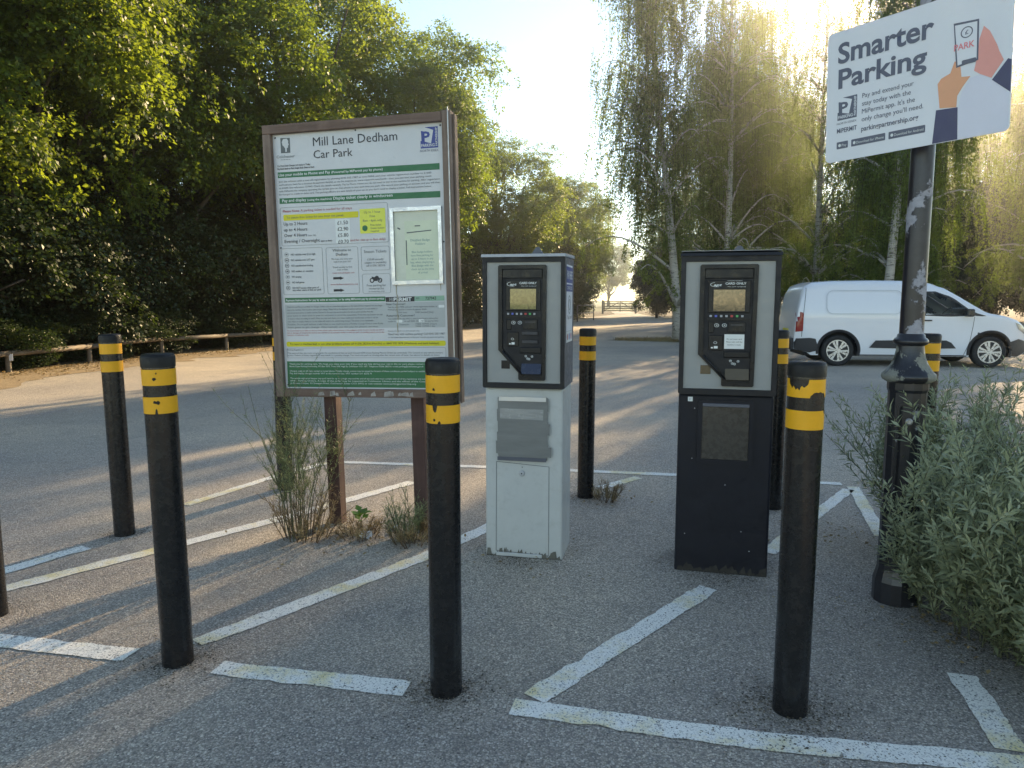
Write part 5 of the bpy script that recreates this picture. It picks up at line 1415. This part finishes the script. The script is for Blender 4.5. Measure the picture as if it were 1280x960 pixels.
# understorey shrubs filling the shade below the left trees
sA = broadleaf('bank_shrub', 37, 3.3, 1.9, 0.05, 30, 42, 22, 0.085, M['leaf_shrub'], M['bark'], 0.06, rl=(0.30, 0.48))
spots = [((-11.4, 12.0), 1.0, 'dark shrub under the trees nearest the left edge'), ((-11.6, 14.6), 1.15, 'dark shrub behind the marked post of the knee rail'), ((-11.0, 17.2), 1.1, 'dark shrub behind the rail between the two left bollards'), ((-10.4, 19.6), 1.2, 'dark shrub behind the rail next to the notice board'),
         ((-9.3, 22.2), 1.15, 'dark shrub hidden behind the left edge of the notice board'), ((-8.0, 25.0), 1.1, 'dark shrub behind the notice board middle'), ((-6.4, 28.2), 1.15, 'dark shrub at the kerb behind the notice board right side'), ((-4.9, 31.8), 1.1, 'dark shrub between the notice board and grey machine'), ((-3.2, 36.6), 1.1, 'dark shrub seen just left of the grey machine'),
         ((-0.6, 40.6), 1.0, 'dark shrub right behind the grey machine'), ((3.2, 47.6), 1.1, 'dark shrub beside the far hand rail'), ((-14.2, 13.4), 1.6, 'tall dark shrub in the back row at the left edge'), ((-13.8, 18.4), 1.7, 'tall dark shrub in the back row left of the notice board'), ((-12.2, 24.2), 1.7, 'tall dark shrub in the back row behind the notice board'),
         ((-16.8, 11.5), 2.1, 'very tall dark shrub at the far left behind everything'), ((-16.4, 16.4), 2.2, 'very tall dark shrub between the trunks at the left'), ((-15.6, 21.2), 2.2, 'very tall dark shrub behind the second row at the notice board'), ((-11.2, 29.0), 2.0, 'very tall dark shrub behind the notice board top edge'), ((-8.4, 33.6), 1.9, 'very tall dark shrub behind the notice board right post'), ((-5.6, 39.0), 1.8, 'very tall dark shrub left of the grey machine in the back'), ((-2.0, 45.5), 1.8, 'very tall dark shrub above the grey machine in the back'), ((2.0, 52.0), 1.7, 'very tall dark shrub right of the grey machine in the back'), ((4.7, 57.0), 1.2, 'dark shrub hugging the lane left of the gate'),
         ((-10.85, 11.2), 0.5, 'low bramble behind the rail at the left edge'), ((-10.85, 13.2), 0.5, 'low bramble behind the white rail marker'), ((-10.6, 15.0), 0.45, 'low bramble behind the leftmost whole bollard'), ((-10.3, 17.0), 0.5, 'low bramble between the two left bollards'), ((-9.7, 19.2), 0.5, 'low bramble right of the chipped bollard'), ((-8.9, 21.4), 0.5, 'low bramble beside the notice board edge')]
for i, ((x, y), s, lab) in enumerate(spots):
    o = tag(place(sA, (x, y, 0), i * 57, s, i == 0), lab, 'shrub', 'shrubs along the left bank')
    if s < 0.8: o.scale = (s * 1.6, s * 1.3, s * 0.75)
# weeping birches at the right
bA = birch('birch_tree', 5, 14.5, 3.2, 1300, 62, M['leaf_birch'], (0.5, 0.3))
bB = birch('birch_tree', 9, 15.5, 3.2, 1350, 62, M['leaf_birch'], (-0.3, -0.3))
bC = birch('birch_tree', 15, 14.5, 2.9, 1250, 62, M['leaf_birch'], (-1.3, 0.2))
bD = birch('birch_tree', 27, 14.8, 3.3, 500, 62, M['leaf_birch'], (0.3, 0.0))
BT = [
    (bD, True, (12.8, 31.0, 0), 0, 1.0, 'thin open crowned weeping birch left of the advertising sign'),
    (bD, False, (8.0, 27.0, 0), 130, 0.95, 'thin open crowned weeping birch beside the pale leaning trunk'),
    (bC, True, (5.75, 25.3, 0), 0, 1.0, 'weeping birch with pale leaning trunk between the two ticket machines'),
    (bA, True, (8.7, 29.8, 0), 60, 1.0, 'weeping birch behind the left edge of the black ticket machine'),
    (bB, True, (11.6, 34.8, 0), 0, 1.05, 'weeping birch behind the right edge of the black ticket machine'),
    (bA, False, (14.7, 40.3, 0), 190, 1.05, 'farthest weeping birch in the back row left of the van roof'),
    (bB, False, (11.3, 22.0, 0), 120, 0.92, 'weeping birch trailing its leaves close behind the white van'),
    (bA, False, (13.6, 26.2, 0), 270, 1.0, 'weeping birch in the second row behind the lamp post'),
    (bB, False, (17.4, 32.6, 0), 200, 1.08, 'tall weeping birch in the third row behind the white advertising sign'),
    (bA, False, (17.2, 22.0, 0), 20, 1.0, 'weeping birch at the right edge above the van bonnet'),
    (bB, False, (20.8, 28.2, 0), 70, 1.05, 'weeping birch in the second row at the right edge'),
    (bB, False, (17.6, 53.5, 0), 10, 1.15, 'distant weeping birch peeping right of the black ticket machine'),
    (bA, False, (21.0, 52.5, 0), 100, 1.2, 'distant weeping birch above the rear doors of the van'),
    (bB, False, (25.0, 52.0, 0), 160, 1.15, 'distant weeping birch above the load bay of the van'),
    (bA, False, (29.5, 51.5, 0), 250, 1.2, 'distant weeping birch beyond the lamp post shaft'),
    (bB, False, (34.0, 51.0, 0), 310, 1.15, 'distant weeping birch above the van windscreen'),
    (bA, False, (24.5, 33.5, 0), 140, 1.1, 'weeping birch in the back row at the right edge'),
]
for src, first, loc, rz, s, lab in BT:
    tag(place(src, loc, rz, s, first), lab, 'tree', 'weeping birches beyond the van')
# dark evergreen hedge trees closing the view behind the birches
eA = broadleaf('evergreen_tree', 51, 8.0, 2.5, 0.0, 60, 50, 22, 0.14, M['leaf_dark'], M['bark'], 0.14, rl=(0.26, 0.42))
EV = [((11.3, 56.5), 0.72, 'dense dark evergreen hiding the right end of the distant gate'), ((13.6, 58), 0.85, 'low dark evergreen right of the distant gate'), ((15.4, 56.5), 0.70, 'dark evergreen seen between the two ticket machines'), ((18.0, 53.5), 0.85, 'dark evergreen behind the left half of the black ticket machine'), ((20.6, 51.0), 0.95, 'dark evergreen behind the right half of the black ticket machine'), ((23.2, 49.6), 1.05, 'dark evergreen just right of the black ticket machine'), ((25.9, 48.6), 1.1, 'dark evergreen above the rear doors of the van'), ((28.6, 48.0), 1.1, 'dark evergreen above the load bay of the van'), ((31.3, 47.5), 1.15, 'dark evergreen behind the lamp post shaft'), ((34.0, 47.0), 1.15, 'dark evergreen above the cab of the van'), ((36.8, 46.6), 1.2, 'dark evergreen above the windscreen of the van'), ((39.8, 46.2), 1.25, 'dark evergreen at the right edge above the van bonnet'), ((30.0, 38.0), 1.05, 'nearer dark evergreen at the right edge behind the birches'), ((33.6, 36.5), 1.1, 'nearest dark evergreen cut by the right edge'), ((44, 46), 1.3, 'dark evergreen farthest to the right')]
for i, ((x, y), s, lab) in enumerate(EV):
    tag(place(eA, (x, y, 0), i * 71, s, i == 0), lab, 'tree', 'dark evergreens behind the birches')
for i, (x, y, s, lab) in enumerate(((8, 140, 0.9, 'pale far tree in the field left of the gate'), (20, 150, 1.0, 'pale far tree in the field right of the gate'), (34, 165, 1.1, 'pale far tree beyond the evergreens'), (2, 175, 1.1, 'pale farthest tree beyond the lane'))):
    tag(place(tA if i % 2 else tB, (x, y, 0), i * 80, s), lab, 'tree', 'far trees beyond the gate')

# ------------------------------------------------------------------ bushy flowering plant at the right
def sprays(rng, base_fn, ns, hfn, leaf_n, leafL, leafW, lean, mstem, side=3, low0=0.28):
    """stems with narrow alternate leaves; returns leaf quads, tints and a stem mesh"""
    V = []; T = []; mb = MB(); tips = []
    def stem(p0, d, ln, r, nl, depth):
        pts = []; p = np.array(p0, float); d = d / np.linalg.norm(d)
        nseg = 6
        for i in range(nseg + 1):
            pts.append(p.copy())
            d = d + rng.normal(0, 0.07, 3) + np.array([0, 0, 0.05 if depth else -0.015]); d /= np.linalg.norm(d)
            p = p + d * ln / nseg
        mb.tube(pts, list(np.linspace(r, r * 0.3, nseg + 1)), 4, caps=False)
        pts = np.array(pts)
        t = np.sort(rng.uniform(0.12 if depth else low0, 1.0, nl)) * nseg
        i = np.minimum(t.astype(int), nseg - 1); f = (t - i)[:, None]
        P = pts[i] * (1 - f) + pts[i + 1] * f
        dirs = unit(pts[i + 1] - pts[i])
        ang = np.arange(nl) * 2.4 + rng.uniform(0, 6.28)
        ref = np.array([0.3, 0.8, 0.1]); a = unit(np.cross(dirs, ref)); b = np.cross(dirs, a)
        rad = a * np.cos(ang)[:, None] + b * np.sin(ang)[:, None]
        U = unit(rad * 0.85 + dirs * rng.uniform(0.35, 1.0, nl)[:, None] + rng.normal(0, 0.15, (nl, 3)))
        L = leafL * rng.uniform(0.55, 1.25, nl) * np.clip(1.25 - 0.6 * t / nseg, 0.5, 1)
        V.append(leafquads(P, dirs - rad * 0.3, U, L, L * leafW * rng.uniform(0.7, 1.3, nl), 0.06)); T.append(np.clip(rng.uniform(0, 0.45) + rng.uniform(0, 0.55, nl), 0, 1))
        tips.append((pts[-1], d))
        if depth == 0:
            for q in range(side):
                k = rng.integers(1 if low0 < 0.1 else 2, nseg); a_ = rng.uniform(0, 6.28)
                dd = unit((pts[k] - pts[k - 1])[None])[0] * 0.9 + np.array([math.cos(a_), math.sin(a_), 0.2]) * 0.6
                stem(pts[k], dd, ln * rng.uniform(0.25, 0.45), r * 0.5, max(6, int(nl * 0.45)), 1)
    for s in range(ns):
        p0, d = base_fn(s)
        stem(p0, d, hfn(s), 0.0032, leaf_n, 0)
    return np.concatenate(V), np.concatenate(T), mb, tips
rng = np.random.default_rng(77)
bush = empty('flowering_bush', (2.35, 3.35, 0))
tag(bush, 'bushy grey green willowy plant with small pink flowers at the right edge', 'bush')
def bush_base(s):
    x = rng.uniform(-0.58, 0.85); y = rng.uniform(-1.0, 0.70)
    # edge of the clump runs from the lamp post forward to the right
    x = max(x, -0.53 + max(0, (-0.15 - y)) * 0.20 + (0.46 if y > -0.08 else 0.0))
    out = np.array([x - 0.25, y, 0])
    return (x, y, 0), np.array([out[0] * (0.75 if out[0] > 0 else 0.36) + rng.normal(0, 0.15), out[1] * 0.5 + rng.normal(0, 0.18) - 0.08, 1.0])
Vb, Tb, mbs, tips = sprays(rng, bush_base, 450, lambda s: rng.uniform(0.45, 1.0), 64, 0.060, 0.20, 0.3, M['stem'], side=4, low0=0.04)
mbs.build('stems', M['stem'], bush)['kind'] = 'stuff'
quads('foliage', Vb, Tb, M['leaf_willow'], bush)
fl = MB()
for k in range(4):
    a = k * math.pi / 2
    c_, s_ = math.cos(a), math.sin(a)
    pl = [(0, 0, 0), (0.006 * c_ - 0.006 * s_, 0.006 * s_ + 0.006 * c_, 0.002), (0.012 * c_ - .003 * s_, 0.012 * s_ + .003 * c_, 0.004), (0.012 * c_ + .003 * s_, 0.012 * s_ - .003 * c_, 0.004), (0.006 * c_ + 0.006 * s_, 0.006 * s_ - 0.006 * c_, 0.002)]
    fl.add(pl, [(0, 1, 2, 3, 4)])
fl.lathe([(0.003, -0.02), (0.003, 0.0), (0.002, 0.003)], 6)
fme = fl.mesh('flower'); fme.materials.append(M['petal'])
front = sorted([t for t in tips if t[0][2] > 0.2], key=lambda t: t[0][1] + 0.3 * t[0][0])[:220]
random.Random(3).shuffle(front)
for i, (p, d) in enumerate(front[:46]):
    o = bpy.data.objects.new('flower', fme); COL.objects.link(o); o.parent = bush
    o.location = p; o.rotation_euler = Vector((0.2 * math.sin(i), -0.8, 0.5)).to_track_quat('Z', 'Y').to_euler(); s = 0.9 + 0.6 * ((i * 37) % 10) / 10; o.scale = (s, s, s)

# ------------------------------------------------------------------ weeds and litter at the notice board
rng = np.random.default_rng(5)
def weed(name, loc, label, ns, h0, h1, spread, leaf_n, lL, lW, lm, side=6, cat='weed', base=0.07, tilt=0.0):
    o = empty(name, (loc[0], loc[1], 0)); tag(o, label, cat)
    def bf(s):
        a = rng.uniform(0, 6.28); r = base * math.sqrt(rng.uniform(0, 1))
        return (r * math.cos(a), r * math.sin(a), 0), np.array([math.cos(a) * spread * rng.uniform(0.2, 1), math.sin(a) * spread * rng.uniform(0.2, 1), 1.0])
    V_, T_, m_, tp_ = sprays(rng, bf, ns, lambda s: rng.uniform(h0, h1), leaf_n, lL, lW, 0, M['stem'], side)
    m_.build('stems', M['stem'] if lm != 'straw' else M['stem_brown'], o)['kind'] = 'stuff'
    quads('leaves', V_, T_, M[lm], o)
    return o
weed('tall_weed', (-1.26, 4.16), 'tall feathery weed growing up the left leg of the notice board', 20, 0.55, 1.02, 0.26, 72, 0.034, 0.11, 'leaf_weed', 9, base=0.10)
weed('dry_weed', (-1.22, 4.12), 'brown dried clump at the foot of the tall weed', 40, 0.10, 0.30, 0.55, 26, 0.045, 0.08, 'straw', 3, base=0.13)
weed('grass_tuft', (-0.62, 4.10), 'pale green grassy tuft by the right leg of the notice board', 26, 0.10, 0.30, 0.5, 22, 0.05, 0.08, 'leaf_weed', 3, base=0.09)
weed('dry_weed', (-0.56, 4.06), 'straw coloured clump beside the near bollard below the notice board', 36, 0.05, 0.16, 0.9, 20, 0.045, 0.08, 'straw', 3, base=0.13)
weed('dry_weed', (0.66, 4.95), 'small dry clump at the foot of the bollard between the machines', 26, 0.05, 0.14, 0.9, 18, 0.035, 0.10, 'straw', 3, base=0.09)
weed('dry_weed', (-0.92, 4.18), 'low dry clump between the legs of the notice board', 26, 0.04, 0.12, 1.0, 18, 0.04, 0.09, 'straw', 3, base=0.14)
# broad leaved seedling
sd_ = empty('leafy_seedling', (-0.93, 4.30, 0)); tag(sd_, 'small bright green broad leaved seedling between the notice board legs', 'plant')
P = []; U = []; Nn = []; L = []
stm = MB()
for k in range(16):
    a = k * 2.4; hz = 0.05 + 0.004 * k; d = np.array([math.cos(a), math.sin(a), 0.35])
    P.append(np.array([0.012 * math.cos(a), 0.012 * math.sin(a), hz])); U.append(d + np.array([0, 0, rng.uniform(-0.2, 0.5)])); Nn.append(np.array([-d[0] * .3, -d[1] * .3, 1.0])); L.append(rng.uniform(0.045, 0.075))
L = np.array(L)
quads('leaves', leafquads(np.array(P), np.array(Nn), np.array(U), L, L * 0.8, 0.1), rng.uniform(0, 1, 16), M['leaf_bright'], sd_)
MB().tube([(0, 0, -0.01), (0.003, 0, 0.06), (0, 0.004, 0.12)], [0.004, 0.003, 0.002], 6).build('stem', M['stem'], sd_)
cup = empty('plastic_pot', (-0.865, 4.12, 0.024), R(25)); cup.rotation_euler = (R(90), 0, R(68))
tag(cup, 'small white plastic pot lying on its side below the notice board', 'litter')
MB().lathe([(0.020, -0.03), (0.024, 0.025), (0.026, 0.026), (0.0255, 0.030), (0.0225, 0.027), (0.018, -0.02)], 20).build('pot_wall', M['white_plastic'], cup)
wr = MB(); wr.add([(0, 0, 0.004), (0.04, 0.006, 0.02), (0.045, 0.03, 0.045), (0.01, 0.035, 0.03), (-0.012, 0.02, 0.012)], [(0, 1, 2), (0, 2, 3), (0, 3, 4)])
wo = wr.build('paper_scrap', M['white_plastic']); wo.location = (-0.735, 4.22, 0.0); tag(wo, 'crumpled white paper scrap beside the grassy tuft', 'litter')

# ------------------------------------------------------------------ grit, crumbs, fallen leaves, dry grass
def stones(name, pts, size, m, seed, kind='stuff', flat_=0.6):
    rng = np.random.default_rng(seed)
    n = len(pts)
    s = np.asarray(size)
    base = np.array([[1, 0, 0], [0, 1, 0], [-1, 0, 0], [0, -1, 0], [0, 0, 1], [0, 0, -1]], float)
    tri = np.array([[0, 1, 4], [1, 2, 4], [2, 3, 4], [3, 0, 4]])
    V = base[None] * rng.uniform(0.55, 1.3, (n, 6, 1)) * s[:, None, None]
    V[:, :, 2] *= flat_
    a = rng.uniform(0, 6.28, n); c, q = np.cos(a), np.sin(a)
    X = V[:, :, 0] * c[:, None] - V[:, :, 1] * q[:, None]; Y = V[:, :, 0] * q[:, None] + V[:, :, 1] * c[:, None]
    Z = V[:, :, 2] + s[:, None] * 0.15 + 0.004
    co = np.stack([X + pts[:, 0:1], Y + pts[:, 1:2], Z], 2)
    me = bpy.data.meshes.new(name)
    me.vertices.add(n * 6); me.vertices.foreach_set('co', co.astype(np.float32).ravel())
    idx = (tri[None] + (np.arange(n) * 6)[:, None, None]).ravel().astype(np.int32)
    me.loops.add(len(idx)); me.loops.foreach_set('vertex_index', idx)
    me.polygons.add(len(idx) // 3); me.polygons.foreach_set('loop_start', np.arange(0, len(idx), 3, dtype=np.int32))
    at = me.attributes.new('tint', 'FLOAT', 'POINT'); at.data.foreach_set('value', np.repeat(rng.uniform(0, 1, n) ** 1.6, 6).astype(np.float32))
    me.update(calc_edges=True)
    o = link(name, me, m); o['kind'] = kind
    return o
rng = np.random.default_rng(12)
def around(c, r, n): 
    a = rng.uniform(0, 6.28, n); q = r * np.abs(rng.normal(0, 0.5, n)) + 0.05
    return np.stack([c[0] + q * np.cos(a), c[1] + q * np.sin(a)], 1)
g1 = np.stack([rng.uniform(-2.6, 2.2, 9000), 1.75 + 1.5 * rng.uniform(0, 1, 9000) ** 1.5], 1)
g2 = np.stack([rng.uniform(-4, 3.6, 3500), rng.uniform(3, 7, 3500)], 1)
tag(stones('loose_grit', np.concatenate([g1, g2]), np.concatenate([rng.uniform(0.0012, 0.0045, 9000), rng.uniform(0.002, 0.005, 3500)]), M['grit'], 1), 'loose pale grit scattered over the tarmac', 'grit')
cs = [(0.955, 2.33, 0.24, 900), (-0.237, 2.45, 0.18, 600), (-1.3, 2.66, 0.18, 500), (-2.33, 4.2, 0.16, 350), (-2.4, 3.1, .2, 200), (0.06, 3.85, 0.42, 900), (1.1, 3.62, 0.42, 900), (-1.0, 4.25, 0.42, 1100), (-0.55, 4.15, 0.28, 600), (1.9, 3.2, 0.45, 1100), (2.0, 2.75, 0.4, 900), (0.53, 5.03, 0.2, 350), (1.77, 4.75, 0.25, 300), (-1.69, 5.25, 0.2, 250)]
pts = np.concatenate([around(c[:2], c[2], c[3] * 2) for c in cs])
tag(stones('soil_crumbs', pts, 0.0008 + 0.0048 * rng.uniform(0, 1, len(pts)) ** 2.2, M['soilbits'], 2), 'brown soil crumbs gathered round the feet of posts and machines', 'soil')
# fallen leaves
def fallen(name, P2, size, m, label, z=0.008):
    n = len(P2); U = np.stack([rng.normal(0, 1, n), rng.normal(0, 1, n), rng.uniform(-0.05, 0.35, n)], 1)
    L = rng.uniform(*size, n); Nn = np.stack([rng.normal(0, .35, n), rng.normal(0, .35, n), np.ones(n)], 1)
    o = quads(name, leafquads(np.column_stack([P2, np.full(n, z)]), Nn, U, L, L * 0.6, 0.12), rng.uniform(0, 1, n), m); o['kind'] = 'stuff'
    tag(o, label, 'leaves'); return o
le = np.array(left_edge[1:7]); t = rng.uniform(0, 1, 5200) * (len(le) - 1.001); i = t.astype(int); f = (t - i)[:, None]
fp_ = le[i] * (1 - f) + le[i + 1] * f + np.column_stack([rng.normal(-0.25, 0.55, 5200), np.zeros(5200)])
fallen('fallen_leaves', fp_, (0.03, 0.075), M['straw'], 'dry fallen leaves along the foot of the left bank')
near = np.concatenate([around((-0.95, 4.2), 0.5, 160), around((0.66, 4.95), 0.3, 60), around((2.0, 4.2), 0.6, 120), around((0.1, 3.7), .5, 30), around((1.95, 3.0), 0.5, 160)])
fallen('leaf_scraps', near, (0.012, 0.03), M['straw'], 'small dry leaf scraps caught below the notice board and bush')
# dry grass on the island
n = 16000
xx = rng.uniform(3.6, 34, n); lo = np.interp(xx, [3.3, 5, 7.6, 9.5, 30, 50], [25.2, 24.3, 22.8, 20.0, 18.8, 18.4]); hi = np.interp(xx, [3.3, 4.4, 7.5, 12, 24, 50], [25.3, 26.3, 27, 28, 29.2, 29]); yy = lo + (hi - lo) * rng.uniform(0, 1, n) ** 1.4
U = np.column_stack([rng.normal(0, 0.5, n), rng.normal(0, 0.5, n), np.ones(n)]); L = rng.uniform(0.04, 0.15, n)
o = quads('dry_grass', leafquads(np.column_stack([xx, yy, np.full(n, 0.0)]), rng.normal(0, 1, (n, 3)), U, L, np.full(n, 0.014), 0.02), rng.uniform(0, 1, n), M['straw']); tag(o, 'short dry grass on the verge under the birches', 'grass', kind='stuff')

# ------------------------------------------------------------------ haze volume, added for far haze and the glare veil towards the sun
hz = MB(); hz.box(-120, 150, -30, 260, -1.0, 19.0)
hm = bpy.data.materials.new('haze'); hm.use_nodes = True
hn = hm.node_tree.nodes; hn.remove(hn['Principled BSDF'])
pv = hn.new('ShaderNodeVolumePrincipled'); pv.inputs['Color'].default_value = (0.92, 0.94, 0.97, 1); pv.inputs['Density'].default_value = 0.0020; pv.inputs['Anisotropy'].default_value = 0.9
hm.node_tree.links.new(pv.outputs[0], hn['Material Output'].inputs['Volume'])
tag(hz.build('haze', hm), 'thin added haze in the air that also stands in for sun glare', 'haze', kind='stuff')
S.cycles.volume_bounces = 0
